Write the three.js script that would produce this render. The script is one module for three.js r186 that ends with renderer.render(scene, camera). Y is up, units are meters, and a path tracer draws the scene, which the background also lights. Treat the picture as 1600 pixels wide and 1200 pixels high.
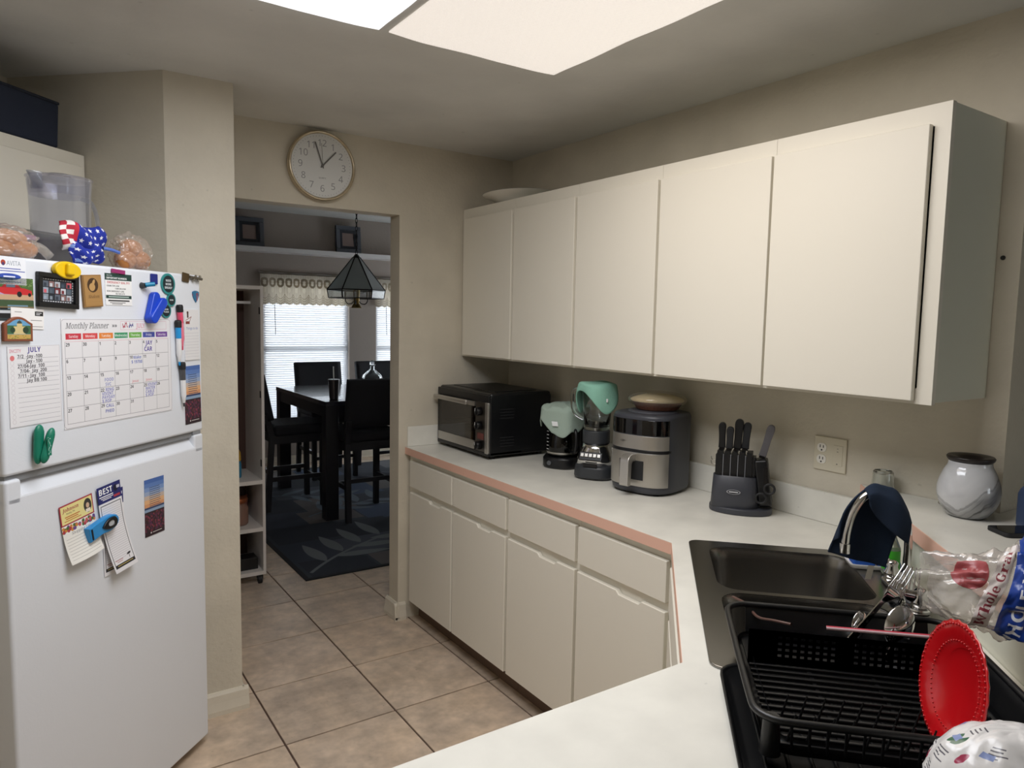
import * as THREE from 'three';
import { RoundedBoxGeometry } from 'three/addons/geometries/RoundedBoxGeometry.js';
import { mergeGeometries, mergeVertices, toCreasedNormals } from 'three/addons/utils/BufferGeometryUtils.js';
import { ImprovedNoise } from 'three/addons/math/ImprovedNoise.js';
import { RectAreaLightUniformsLib } from 'three/addons/lights/RectAreaLightUniformsLib.js';

RectAreaLightUniformsLib.init();
const scene = new THREE.Scene();
// ---------------------------------------------------------------- camera, sky, light, exposure
const camera = new THREE.PerspectiveCamera(56.30, 4 / 3, 0.05, 60);
camera.position.set(-2.2389, 1.582, 3.3324);
camera.rotation.set(-0.0907, -0.5966, 0.0192, 'YXZ');
scene.add(camera);
scene.background = new THREE.Color(0.86, 0.93, 1.0);
scene.backgroundIntensity = 4.2;
const renderer = new THREE.WebGLRenderer({ antialias: true });
renderer.toneMapping = THREE.LinearToneMapping;
renderer.toneMappingExposure = 1.08;
renderer.shadowMap.enabled = true;
const PANEL_W = 0.61, PANEL_L = 1.22, PANEL_Y = 2.42;
function panelLight(cx, cz, color, power) {
  const l = new THREE.RectAreaLight(color, power, PANEL_W - 0.04, PANEL_L - 0.04);
  l.position.set(cx, PANEL_Y - 0.018, cz); l.lookAt(cx, 0, cz); scene.add(l);
}
panelLight(-1.007, 1.895, 0xfff4ea, 3.6);
panelLight(-1.650, 1.895, 0xf5f8ff, 8.0);

// ---------------------------------------------------------------- helpers
const V = (x, y, z) => new THREE.Vector3(x, y, z);
const noise = new ImprovedNoise();
let seed = 7; const rnd = () => { seed = (seed * 16807) % 2147483647; return seed / 2147483647; };
const used = {};
function numbered(n) { const k = used[n] = (used[n] ?? -1) + 1; return k ? n + '_' + String(k).padStart(3, '0') : n; }
function shade(o) { o.traverse(m => { if (m.isMesh) { m.castShadow = true; m.receiveShadow = true; } }); return o; }
function thing(name, label, category, pos = [0, 0, 0], turn = 0, group) {
  const o = new THREE.Group(); o.name = numbered(name); o.position.set(...pos); o.rotation.y = turn;
  o.userData = { label, category }; if (group) o.userData.group = group; scene.add(o); return o;
}
function part(name, geo, mat, parent, label) {
  const m = new THREE.Mesh(geo, mat); m.name = name; m.castShadow = m.receiveShadow = true; parent.add(m);
  if (label) m.userData.label = label; return m;
}
function single(name, label, category, geo, mat, pos = [0, 0, 0], turn = 0, group) {
  const m = part(numbered(name), geo, mat, scene); m.position.set(...pos); m.rotation.y = turn;
  m.userData = { label, category }; if (group) m.userData.group = group; return m;
}
function struct(name, geo, mat, label, category) {
  const m = part(name, geo, mat, scene); m.userData = { kind: 'structure', label, category }; return m;
}
const merge = a => mergeGeometries(a.map(g => { const q = g.index ? g.toNonIndexed() : g; for (const k of Object.keys(q.attributes)) if (!['position', 'normal', 'uv'].includes(k)) q.deleteAttribute(k); return q; }));
// uv in metres by dominant normal
function uvm(geo, s = 1) {
  const g = geo.index ? geo.toNonIndexed() : geo, p = g.attributes.position, n = g.attributes.normal, uv = new Float32Array(p.count * 2);
  for (let i = 0; i < p.count; i++) {
    const ax = Math.abs(n.getX(i)), ay = Math.abs(n.getY(i)), az = Math.abs(n.getZ(i));
    let a, b; if (ay >= ax && ay >= az) { a = p.getX(i); b = p.getZ(i); } else if (ax >= az) { a = p.getZ(i); b = p.getY(i); } else { a = p.getX(i); b = p.getY(i); }
    uv[2 * i] = a * s; uv[2 * i + 1] = b * s;
  }
  g.setAttribute('uv', new THREE.BufferAttribute(uv, 2)); return g;
}
const box = (x0, x1, y0, y1, z0, z1) => { const g = new THREE.BoxGeometry(x1 - x0, y1 - y0, z1 - z0); g.translate((x0 + x1) / 2, (y0 + y1) / 2, (z0 + z1) / 2); return g; };
const rbox = (x0, x1, y0, y1, z0, z1, r = 0.004, seg = 2) => { const g = new RoundedBoxGeometry(x1 - x0, y1 - y0, z1 - z0, seg, r); g.translate((x0 + x1) / 2, (y0 + y1) / 2, (z0 + z1) / 2); return g; };
const cyl = (r0, r1, h, x = 0, y = 0, z = 0, seg = 32) => { const g = new THREE.CylinderGeometry(r1, r0, h, seg); g.translate(x, y + h / 2, z); return g; };
const tube = (pts, r, seg = 24, rad = 10, closed = false) => new THREE.TubeGeometry(new THREE.CatmullRomCurve3(pts.map(p => p.isVector3 ? p : V(...p)), closed), seg, r, rad, closed);
const rod = (a, b, r, rad = 10) => { const d = V(...b).sub(V(...a)), g = new THREE.CylinderGeometry(r, r, d.length(), rad); g.applyQuaternion(new THREE.Quaternion().setFromUnitVectors(V(0, 1, 0), d.clone().normalize())); const c = V(...a).add(V(...b)).multiplyScalar(.5); g.translate(c.x, c.y, c.z); return g; };
const lathe = (pts, seg = 48) => new THREE.LatheGeometry(pts.map(p => new THREE.Vector2(p[0], p[1])), seg);
// prism over a polygon in the floor plane: points [x, z]
function prism(pts, y0, y1, holes = [], bevel = 0) {
  const s = new THREE.Shape(pts.map(p => new THREE.Vector2(p[0], -p[1])));
  for (const h of holes) s.holes.push(new THREE.Path(h.map(p => new THREE.Vector2(p[0], -p[1]))));
  const g = new THREE.ExtrudeGeometry(s, bevel ? { depth: y1 - y0 - 2 * bevel, bevelEnabled: true, bevelSize: bevel, bevelOffset: -bevel, bevelThickness: bevel, bevelSegments: 2 } : { depth: y1 - y0, bevelEnabled: false });
  g.rotateX(-Math.PI / 2); g.translate(0, y0 + bevel, 0); return g;
}
function rrPts(w, d, r, n = 6, cx = 0, cz = 0) {
  const o = []; const c = [[w / 2 - r, d / 2 - r, 0], [-w / 2 + r, d / 2 - r, 1], [-w / 2 + r, -d / 2 + r, 2], [w / 2 - r, -d / 2 + r, 3]];
  for (const [x, z, q] of c) for (let i = 0; i <= n; i++) { const a = (q + i / n) * Math.PI / 2; o.push([cx + x + r * Math.cos(a), cz + z + r * Math.sin(a)]); }
  return o;
}
// rings [[ [x,z]...], y] joined into a skin
function loft(rings, capStart = false, capEnd = false, flip = false) {
  const n = rings[0][0].length, pos = [], idx = [];
  for (const [pts, y] of rings) for (let i = 0; i < n; i++) { const p = pts[i]; pos.push(p[0], p.length > 2 ? p[2] : y, p[1]); }
  const tri = (a, b, c) => flip ? idx.push(a, c, b) : idx.push(a, b, c);
  for (let r = 0; r < rings.length - 1; r++) for (let i = 0; i < n; i++) { const j = (i + 1) % n, a = r * n + i, b = r * n + j, c = a + n, d = b + n; tri(a, c, b); tri(b, c, d); }
  const cap = (r, f) => { let x = 0, y = 0, z = 0; for (let i = 0; i < n; i++) { x += pos[3 * (r * n + i)]; y += pos[3 * (r * n + i) + 1]; z += pos[3 * (r * n + i) + 2]; } const k = pos.length / 3; pos.push(x / n, y / n, z / n); for (let i = 0; i < n; i++) { const a = r * n + i, b = r * n + (i + 1) % n; f ? tri(k, b, a) : tri(k, a, b); } };
  if (capStart) cap(0, false); if (capEnd) cap(rings.length - 1, true);
  const g = new THREE.BufferGeometry(); g.setAttribute('position', new THREE.Float32BufferAttribute(pos, 3)); g.setIndex(idx);
  const uv = new Float32Array(pos.length / 3 * 2); for (let i = 0; i < uv.length / 2; i++) { uv[2 * i] = (i % n) / n; uv[2 * i + 1] = Math.floor(i / n) / rings.length; }
  g.setAttribute('uv', new THREE.BufferAttribute(uv, 2)); g.computeVertexNormals(); return g;
}
// a sheet with thickness from fn(u, v) -> [x, y, z]
function sheet(fn, nu, nv, th = 0.002) {
  const P = [], N = [], UV = [];
  for (let j = 0; j <= nv; j++) for (let i = 0; i <= nu; i++) {
    const u = i / nu, v = j / nv, e = 1e-3, p = V(...fn(u, v));
    const du = V(...fn(Math.min(1, u + e), v)).sub(V(...fn(Math.max(0, u - e), v))), dv = V(...fn(u, Math.min(1, v + e))).sub(V(...fn(u, Math.max(0, v - e))));
    const n = du.cross(dv).normalize(); if (!isFinite(n.x)) n.set(0, 1, 0); P.push(p); N.push(n); UV.push([u, v]);
  }
  const W = nu + 1, C = P.length, pos = [], uv = [], idx = [];
  for (const s of [0.5, -0.5]) for (let i = 0; i < C; i++) { const q = P[i].clone().addScaledVector(N[i], s * th); pos.push(q.x, q.y, q.z); uv.push(...UV[i]); }
  for (let j = 0; j < nv; j++) for (let i = 0; i < nu; i++) { const a = j * W + i, b = a + 1, c = a + W, d = c + 1; idx.push(a, b, c, b, d, c); idx.push(C + a, C + c, C + b, C + b, C + c, C + d); }
  const edge = (a, b) => idx.push(a, C + a, b, b, C + a, C + b);
  for (let i = 0; i < nu; i++) { edge(i, i + 1); edge(nv * W + i + 1, nv * W + i); }
  for (let j = 0; j < nv; j++) { edge((j + 1) * W, j * W); edge(j * W + nu, (j + 1) * W + nu); }
  const g = new THREE.BufferGeometry(); g.setAttribute('position', new THREE.Float32BufferAttribute(pos, 3)); g.setAttribute('uv', new THREE.Float32BufferAttribute(uv, 2)); g.setIndex(idx); g.computeVertexNormals(); return g;
}
const fbm = (x, y, z, o = 4) => { let s = 0, a = .5, f = 1; for (let i = 0; i < o; i++) { s += a * noise.noise(x * f, y * f, z * f); a *= .5; f *= 2.03; } return s; };
// ---------------------------------------------------------------- textures
function dataTex(n, fn, srgb = false) {
  const d = new Uint8Array(n * n * 4);
  for (let j = 0; j < n; j++) for (let i = 0; i < n; i++) { const c = fn(i / n, j / n); const k = 4 * (j * n + i); d[k] = c[0]; d[k + 1] = c[1]; d[k + 2] = c[2]; d[k + 3] = 255; }
  const t = new THREE.DataTexture(d, n, n); t.wrapS = t.wrapT = THREE.MirroredRepeatWrapping; t.magFilter = THREE.LinearFilter; t.minFilter = THREE.LinearMipmapLinearFilter; t.generateMipmaps = true;
  if (srgb) t.colorSpace = THREE.SRGBColorSpace; t.needsUpdate = true; return t;
}
// tileable noise on the unit square
const per = (u, v, f, z, o = 4) => fbm(u * f + 3.3, v * f + 7.7, z + .37, o);
function canvasTex(w, h, draw) {
  const c = document.createElement('canvas'); c.width = w; c.height = h; const g = c.getContext('2d'); draw(g, w, h);
  const t = new THREE.CanvasTexture(c); t.colorSpace = THREE.SRGBColorSpace; return t;
}
const orange = dataTex(256, (u, v) => { const n = 128 + 150 * per(u, v, 26, 3, 3) + 40 * per(u, v, 70, 5, 2); const k = Math.max(0, Math.min(255, n)); return [k, k, k]; });
const wallTone = dataTex(256, (u, v) => { const n = 246 + 22 * per(u, v, 5, 11, 5); const s = per(u, v, 60, 2, 2) > .47 ? -22 : 0; const k = Math.max(0, Math.min(255, n + s)); return [k, k, k]; }, true);
function mat(color, roughness = .6, o = {}) { const m = new THREE.MeshPhysicalMaterial({ color, roughness, metalness: 0, ...o }); return m; }
const rep = (t, k) => { const c = t.clone(); c.repeat.set(k, k); c.needsUpdate = true; return c; };
const M = {
  wall: mat(0xd7cfbd, .62, { map: rep(wallTone, .7), bumpMap: rep(orange, 2.2), bumpScale: .0016 }),
  jamb: mat(0xd4c7b2, .5, { map: rep(wallTone, .7), bumpMap: rep(orange, 3), bumpScale: .003 }),
  ceiling: mat(0xdfded9, .9, { map: rep(wallTone, .5), bumpMap: rep(orange, 1.6), bumpScale: .001 }),
  dwall: mat(0xa89d94, .8, { bumpMap: rep(orange, 2), bumpScale: .0015 }),
  cab: mat(0xe7e2d4, .42, { bumpMap: rep(orange, 1), bumpScale: .0003 }),
  cabEnd: mat(0xdcdccb, .45),
  counter: mat(0xeae8de, .34, { map: rep(wallTone, 1.3) }),
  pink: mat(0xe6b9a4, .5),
  base: mat(0xe2dac8, .5, { map: rep(wallTone, 1.5) }),
  toe: mat(0x6a5546, .6),
  white: mat(0xf0efee, .35), fridge: mat(0xe6eaf0, .34, { bumpMap: rep(orange, 5), bumpScale: .0002 }), fridgeGrey: mat(0x8d9094, .5),
  black: mat(0x0d0e11, .35), blackMatte: mat(0x17181b, .6), rack: mat(0x0b0c0e, .38), slate: mat(0x3a3c43, .42), charcoal: mat(0x33363a, .4),
  steel: mat(0xb9b6b0, .3, { metalness: 1 }), brushed: mat(0xc4c1bc, .4, { metalness: 1, anisotropy: .6 }), chrome: mat(0xdadada, .08, { metalness: 1 }), sinkSteel: mat(0x8e8c88, .27, { metalness: 1 }),
  glassSolid: mat(0xf2f6f6, .02, { transmission: 1, thickness: .01, ior: 1.5 }), glass: mat(0xffffff, .04, { transmission: 1, thickness: 0, ior: 1.5 }), smoke: mat(0x6d6a66, .05, { transmission: 1, thickness: 0 }),
  red: mat(0xc01018, .22, { clearcoat: .6, clearcoatRoughness: .1 }), brass: mat(0x8a7040, .35, { metalness: 1 }), darkmetal: mat(0x22201f, .4, { metalness: .6 }),
};
// ---------------------------------------------------------------- setting: floor
const X0 = -2.95, X1 = 2.6, Z0 = -4.32, Z1 = 6.0, H = 2.438, HD = 2.62;
const tileTex = dataTex(512, (u, v) => {
  const a = per(u, v, 9, 1, 5), b = per(u, v, 28, 8, 4), c = per(u, v, 4, 21, 3), k = 1.02 + .20 * a + .16 * b;
  const r = 194 * k + 20 * c, g = 175 * k + 13 * c, bb = 155 * k + 4 * c; const s = per(u, v, 70, 6, 2) > .42 ? .9 : 1;
  return [r, g, bb].map(x => Math.max(0, Math.min(255, x * s)));
}, true);
const floor = struct('floor', box(X0 - .12, X1 + .12, -.12, -.005, Z0 - .12, Z1 + .12), mat(0x5a463c, .9), 'beige square tile floor with dark grout lines', 'floor');
{
  const tp = .442, tz = .44, g = .004, m = mat(0xffffff, .36, { map: tileTex, bumpMap: tileTex, bumpScale: .0006 }), variants = [];
  for (let k = 0; k < 8; k++) {
    const q = new THREE.BoxGeometry(tp - g * 2, .0055, tz - g * 2); const uv = q.attributes.uv, p = q.attributes.position, ox = rnd(), oz = rnd(), fl = k % 2 ? -1 : 1;
    for (let i = 0; i < uv.count; i++) uv.setXY(i, ox + fl * p.getX(i) * .9, oz + p.getZ(i) * .9);
    variants.push(q);
  }
  for (let i = -5; i <= 7; i++) for (let j = -12; j <= 11; j++) {
    const x = -1.054 + tp * (i + .5), z = .797 + tz * (j + .5);
    if (x < X0 || x > X1 || z < Z0 || z > Z1) continue;
    if (z < -1.3 && x > -.6 && x < 1.6 && z > -3.7) continue;      // under the rug
    if (x > -.3 && z > -.1) continue;                              // behind the cabinets
    if (z > 4.4) continue;
    const t = part('tile', variants[Math.floor(rnd() * 8)], m, floor); t.position.set(x, -.00275, z);
  }
}
// ---------------------------------------------------------------- setting: walls
const PANEL_X0 = -1.955, PANEL_X1 = -.702, PANEL_Z0 = 1.285, PANEL_Z1 = 2.505;
{ // ceiling with the opening of the light box
  const g = prism([[X0 - .12, -.106], [X1 + .12, -.106], [X1 + .12, Z1 + .12], [X0 - .12, Z1 + .12]], H, H + .12, [[[PANEL_X0, PANEL_Z0], [PANEL_X1, PANEL_Z0], [PANEL_X1, PANEL_Z1], [PANEL_X0, PANEL_Z1]]]);
  struct('ceiling', uvm(g), M.ceiling, 'grey-white painted kitchen ceiling around the light panels', 'ceiling');
  struct('ceiling_dining', uvm(box(X0 - .12, X1 + .12, HD, HD + .12, Z0 - .12, -.05)), M.ceiling, 'dim ceiling of the dining room beyond the doorway', 'ceiling');
}
const DX0 = -1.563, DX1 = -.672, DH = 2.086;
{ // far wall with doorway
  struct('wall_far', uvm(merge([box(DX1, .12, 0, HD, -.106, 0), box(DX0, DX1, DH, HD, -.106, 0), box(.12, X1, 0, HD, -.106, 0)])), M.wall, 'cream painted wall around the doorway to the dining room', 'wall');
  struct('wall_column', uvm(prism([[-1.802, .445], [DX0, .445], [DX0, -.106], [-2.9, -.106], [-2.9, -.05], [-2.262, -.05], [-2.262, -.015]], 0, HD)), M.wall, 'cream wall end between the refrigerator and the doorway', 'wall');
  struct('wall_right', uvm(box(0, .14, 0, H, 0, 2.475)), M.wall, 'beige wall behind the white cabinets', 'wall');
  // nook of the refrigerator, set at 45 degrees
  const q = .7071, A = [-2.262, -.015], B = [A[0] - .95 * q, A[1] + .95 * q], C = [B[0] + .65 * q, B[1] + .65 * q];
  const o = (p, a, b) => [p[0] + a, p[1] + b];
  struct('wall_nook', uvm(prism([A, B, o(B, -.1 * q, -.1 * q), o(A, -.1 * q, -.1 * q)], 0, H)), M.wall, 'beige back wall of the refrigerator nook', 'wall');
  struct('wall_left', uvm(merge([prism([B, C, [X0, C[1]], [X0, B[1]], o(B, -.1, 0)], 0, H), box(X0 - .12, X0, 0, H, C[1], Z1)])), M.wall, 'beige wall left of the refrigerator', 'wall');
  struct('wall_back', uvm(merge([box(X0 - .12, X1 + .12, 0, 1.1, Z1, Z1 + .12), box(X0 - .12, X1 + .12, 1.9, H, Z1, Z1 + .12), box(X0 - .12, 0, 1.1, 1.9, Z1, Z1 + .12), box(.8, X1 + .12, 1.1, 1.9, Z1, Z1 + .12)])), M.wall, 'beige wall of the family room behind the viewer', 'wall');
  { const o = thing('window_4', 'small window of the family room behind the viewer', 'window'); o.userData.kind = 'structure'; part('window_frame', merge([box(0, .8, 1.1, 1.14, Z1 + .03, Z1 + .08), box(0, .8, 1.86, 1.9, Z1 + .03, Z1 + .08), box(0, .04, 1.14, 1.86, Z1 + .03, Z1 + .08), box(.76, .8, 1.14, 1.86, Z1 + .03, Z1 + .08)]), M.white, o); part('pane', box(.04, .76, 1.14, 1.86, Z1 + .05, Z1 + .055), M.glass, o); }
  struct('wall_side', uvm(box(X1, X1 + .12, 0, HD, -.106, Z1)), M.wall, 'beige far side wall of the family room', 'wall');
  struct('wall_knee', uvm(prism([[0, 2.10], [0, 2.475], [-.8, 3.275], [-.987, 3.087]], 0, 1.028)), M.cabEnd, 'low diagonal wall under the raised ledge', 'wall');
}
{ // dining room shell
  const zw = -4.2, w = [[-.22, .71], [1.02, 1.9]], y0 = .46, y1 = 1.98, g = [];
  g.push(box(X0, X1, 0, y0, zw - .12, zw), box(X0, X1, y1, HD, zw - .12, zw), box(X0, w[0][0], y0, y1, zw - .12, zw), box(w[0][1], w[1][0], y0, y1, zw - .12, zw), box(w[1][1], X1, y0, y1, zw - .12, zw));
  struct('wall_dining', uvm(merge(g)), M.dwall, 'grey dining room wall with the windows', 'wall');
  struct('wall_dining_side', uvm(box(X0 - .12, X0, 0, HD, Z0, -.106)), M.dwall, 'grey side wall of the dining room', 'wall');
  struct('wall_dining_end', uvm(merge([box(X1, X1 + .12, 0, .3, zw, -.106), box(X1, X1 + .12, 2.1, HD, zw, -.106), box(X1, X1 + .12, .3, 2.1, zw, -3.7), box(X1, X1 + .12, .3, 2.1, -2.4, -.106)])), M.dwall, 'grey end wall of the dining room with a side window', 'wall');
  { const o = thing('window_3', 'side window of the dining room, out of view', 'window'); o.userData.kind = 'structure'; part('window_frame', merge([box(X1 + .03, X1 + .08, .3, .36, -3.7, -2.4), box(X1 + .03, X1 + .08, 2.04, 2.1, -3.7, -2.4), box(X1 + .03, X1 + .08, .36, 2.04, -3.7, -3.64), box(X1 + .03, X1 + .08, .36, 2.04, -2.46, -2.4)]), M.white, o); part('pane', box(X1 + .05, X1 + .055, .36, 2.04, -3.64, -2.46), M.glass, o); }
  struct('baseboard_dining', box(X0, X1, 0, .09, zw, zw + .014), M.base, 'baseboard of the dining room wall', 'baseboard');
  struct('trim_1', merge([box(X0, X1, 2.20, 2.245, zw, zw + .20)]), mat(0xe9e6e4, .5), 'white display ledge above the dining windows', 'ledge');
  w.forEach(([a, b], i) => {
    const o = thing('window_' + (i + 1), i ? 'narrow window with blinds behind the doorway edge' : 'bright dining window with white horizontal blinds', 'window'); o.userData.kind = 'structure';
    part('window_frame', merge([box(a, a + .04, y0, y1, zw - .1, zw - .05), box(b - .04, b, y0, y1, zw - .1, zw - .05), box(a, b, y0, y0 + .04, zw - .1, zw - .05), box(a, b, y1 - .04, y1, zw - .1, zw - .05), box(a, b, 1.20, 1.245, zw - .1, zw - .05)]), M.white, o);
    part('pane', box(a + .04, b - .04, y0 + .04, y1 - .04, zw - .078, zw - .073), M.glass, o);
    const sl = []; for (let y = y0 + .03; y < y1 - .02; y += .0236) { const s = new THREE.BoxGeometry(b - a - .02, .0012, .025); s.rotateX(.98); s.translate((a + b) / 2, y, zw - .022); sl.push(s); }
    const bl = part('blind_slats', merge(sl), mat(0xf4f5f7, .6, { transmission: .3, thickness: 0 }), o, 'white horizontal blind slats'); bl.userData.kind = 'stuff';
    part('blind_wand', rod([a + .12, 1.75, zw + .004], [a + .125, 1.37, zw + .012], .004), mat(0x9a9a9a, .3), o);
    part('window_sill', box(a - .03, b + .03, y0 - .03, y0, zw - .05, zw + .03), M.base, o);
  });
}
// baseboards of the kitchen
const bbProfile = (L) => { const s = new THREE.Shape(); [[0, 0], [.022, 0], [.022, .018], [.016, .05], [.013, .078], [.006, .09], [0, .09]].forEach((p, i) => i ? s.lineTo(...p) : s.moveTo(...p)); const g = new THREE.ExtrudeGeometry(s, { depth: L, bevelEnabled: false }); return g; };
{
  const a = bbProfile(.285); a.rotateY(-Math.PI / 2); a.translate(-1.541, 0, .445);
  const b = bbProfile(.56); b.translate(DX0, 0, -.106);
  struct('baseboard_left', merge([a, b]), M.base, 'painted baseboard at the foot of the wall end by the refrigerator', 'baseboard');
  const c = bbProfile(.15); c.rotateY(Math.PI); c.translate(DX1, 0, .022);
  const e = bbProfile(.064); e.rotateY(-Math.PI / 2); e.translate(-.632, 0, 0);
  struct('baseboard_right', merge([c, e]), M.base, 'painted baseboard at the foot of the doorway post beside the base cabinets', 'baseboard');
}
// ---------------------------------------------------------------- ceiling light
{
  const o = thing('ceiling_light', 'large fluorescent ceiling light box with two diffuser panels', 'light', [0, H, 0]);
  part('housing', merge([box(PANEL_X0, PANEL_X1, .10, .115, PANEL_Z0, PANEL_Z1), box(PANEL_X0, PANEL_X0 + .01, 0, .1, PANEL_Z0, PANEL_Z1), box(PANEL_X1 - .01, PANEL_X1, 0, .1, PANEL_Z0, PANEL_Z1), box(PANEL_X0, PANEL_X1, 0, .1, PANEL_Z0, PANEL_Z0 + .01), box(PANEL_X0, PANEL_X1, 0, .1, PANEL_Z1 - .01, PANEL_Z1)]), M.white, o);
  part('divider', box(-1.344, -1.312, -.012, .09, PANEL_Z0, PANEL_Z1), M.ceiling, o);
  const prismBump = dataTex(64, (u, v) => { const k = 128 + 60 * Math.sin(u * 6.283) * Math.sin(v * 6.283); return [k, k, k]; });
  const e1 = mat(0xf0eee8, .4, { emissive: 0xfff5ec, emissiveIntensity: .60, bumpMap: rep(prismBump, 60), bumpScale: .002 });
  const e2 = mat(0xffffff, .4, { emissive: 0xf8faff, emissiveIntensity: 1.3 });
  const pan = (x0, x1) => sheet((u, v) => { const x = x0 + u * (x1 - x0), z = PANEL_Z0 - .004 + v * (PANEL_L + .01); return [x, -.014 - .010 * Math.sin(Math.PI * u) * (.5 + .5 * Math.sin(v * 9)) + .006 * noise.noise(u * 3, v * 5, 1), z]; }, 16, 24, .004);
  part('diffuser', pan(-1.312, PANEL_X1 + .006), e1, o, 'warm cream diffuser panel'); part('diffuser', pan(PANEL_X0 - .006, -1.344), e2, o, 'bright white diffuser panel');
}
// ---------------------------------------------------------------- cabinets
const doorGeo = (z0, z1, y0, y1, x1, th, notch) => { // slab facing -x with an optional finger notch in its upper edge
  if (!notch) return uvm(rbox(x1, x1 + th, y0, y1, z0, z1, .0025));
  const s = new THREE.Shape(); s.moveTo(z0, y0); s.lineTo(z1, y0); s.lineTo(z1, y1); const c = z0 + (z1 - z0) * notch, w = .06; s.lineTo(c + w, y1); s.lineTo(c + w - .014, y1 - .012); s.lineTo(c - w + .014, y1 - .012); s.lineTo(c - w, y1); s.lineTo(z0, y1);
  const g = new THREE.ExtrudeGeometry(s, { depth: th - .004, bevelEnabled: true, bevelSize: .002, bevelOffset: -.002, bevelThickness: .002, bevelSegments: 1 }); g.rotateY(-Math.PI / 2); g.translate(x1 + th - .002, 0, 0); return uvm(g);
};
{
  const zb = [.002, .493, .962, 1.434, 1.911, 2.417], dz = [[.038, .484], [.502, .953], [.969, 1.428], [1.441, 1.907], [1.915, 2.373]];
  const where = ['in the corner by the doorway wall, below the white platter', 'second from the doorway wall', 'the middle one of the row', 'above the knife block', 'at the open end of the row, largest in view'];
  for (let i = 0; i < 5; i++) {
    const o = thing('wall_cabinet', 'cream flat-door wall cabinet, ' + where[i], 'cabinet', [0, 0, 0], 0, 'wall cabinets over the counter');
    const z0 = zb[i], z1 = zb[i + 1] - .001;
    part('carcass', uvm(merge([box(-.287, -.002, 1.385, 1.40, z0, z1), box(-.287, -.002, 2.125, 2.143, z0, z1), box(-.287, -.002, 1.4, 2.125, z0, z0 + .016), box(-.287, -.002, 1.4, 2.125, z1 - .016, z1), box(-.012, -.002, 1.4, 2.125, z0 + .016, z1 - .016)])), M.cabEnd, o);
    part('face_frame', uvm(merge([box(-.305, -.287, 1.379, 1.42, z0, z1), box(-.305, -.287, 2.09, 2.1455, z0, z1), box(-.305, -.287, 1.42, 2.09, z0, z0 + .04), box(-.305, -.287, 1.42, 2.09, z1 - .04, z1)])), M.cab, o);
    part('door', doorGeo(dz[i][0], dz[i][1], 1.3875, 2.094, -.3245, .018), M.cab, o);
  }
  const bz = [.012, .49, .944, 1.394, 1.842], bd = [[.046, .482], [.494, .934], [.953, 1.384], [1.401, 1.828]];
  const bw = ['beside the doorway post', 'second from the doorway post', 'third from the doorway post', 'next to the diagonal sink corner'];
  for (let i = 0; i < 4; i++) {
    const o = thing('base_cabinet', 'cream base cabinet with one drawer and one door, ' + bw[i], 'cabinet', [0, 0, 0], 0, 'base cabinets under the counter');
    const z0 = bz[i], z1 = bz[i + 1] - .001;
    part('carcass', merge([box(-.59, -.002, .1, .116, z0, z1), box(-.59, -.002, .116, .874, z0, z0 + .016), box(-.59, -.002, .116, .874, z1 - .016, z1), box(-.014, -.002, .116, .874, z0 + .016, z1 - .016)]), M.cabEnd, o);
    part('face_frame', uvm(merge([box(-.61, -.59, .1, .13, z0, z1), box(-.61, -.59, .845, .875, z0, z1), box(-.61, -.59, .655, .725, z0 + .035, z1 - .035), box(-.61, -.59, .13, .845, z0, z0 + .035), box(-.61, -.59, .13, .845, z1 - .035, z1)])), M.cab, o);
    part('drawer', doorGeo(bd[i][0], bd[i][1], .714, .848, -.63, .019), M.cab, o);
    part('door', doorGeo(bd[i][0], bd[i][1], .107, .684, -.63, .019, .62), M.cab, o);
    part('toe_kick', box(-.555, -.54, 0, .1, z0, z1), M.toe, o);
  }
  // diagonal sink cabinet and peninsula
  const sc = thing('sink_cabinet', 'cream diagonal cabinet under the steel sink', 'cabinet');
  part('carcass', prism([[-.612, 1.844], [-.004, 1.844], [-.004, 2.09], [-.92, 3.0], [-1.17, 2.40]].slice(0, 4).concat([[-.95, 2.9], [-1.178, 2.402]]), .1, .70), M.cabEnd, sc);
  const q = Math.PI / 4, face = (g) => { g.rotateY(q); g.translate(-.614, 0, 1.85); return g; };
  part('face_frame', face(box(-.80, 0, .1, .875, 0, .012)), M.cab, sc);
  part('door', face(rbox(-.40, -.045, .107, .684, -.018, 0)), M.cab, sc); part('door', face(rbox(-.755, -.41, .107, .684, -.018, 0)), M.cab, sc);
  part('drawer', face(rbox(-.755, -.045, .714, .848, -.018, 0)), M.cab, sc);
  const pc = thing('peninsula_cabinet', 'cream base cabinet under the near peninsula counter', 'cabinet');
  part('carcass', box(-2.03, -1.185, .1, .874, 2.43, 3.02), M.cabEnd, pc); part('door', rbox(-1.6, -1.22, .107, .684, 2.41, 2.43), M.cab, pc); part('door', rbox(-2.0, -1.62, .107, .684, 2.41, 2.43), M.cab, pc); part('toe_kick', box(-2.02, -1.2, 0, .1, 2.48, 2.98), M.toe, pc);
}
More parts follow.
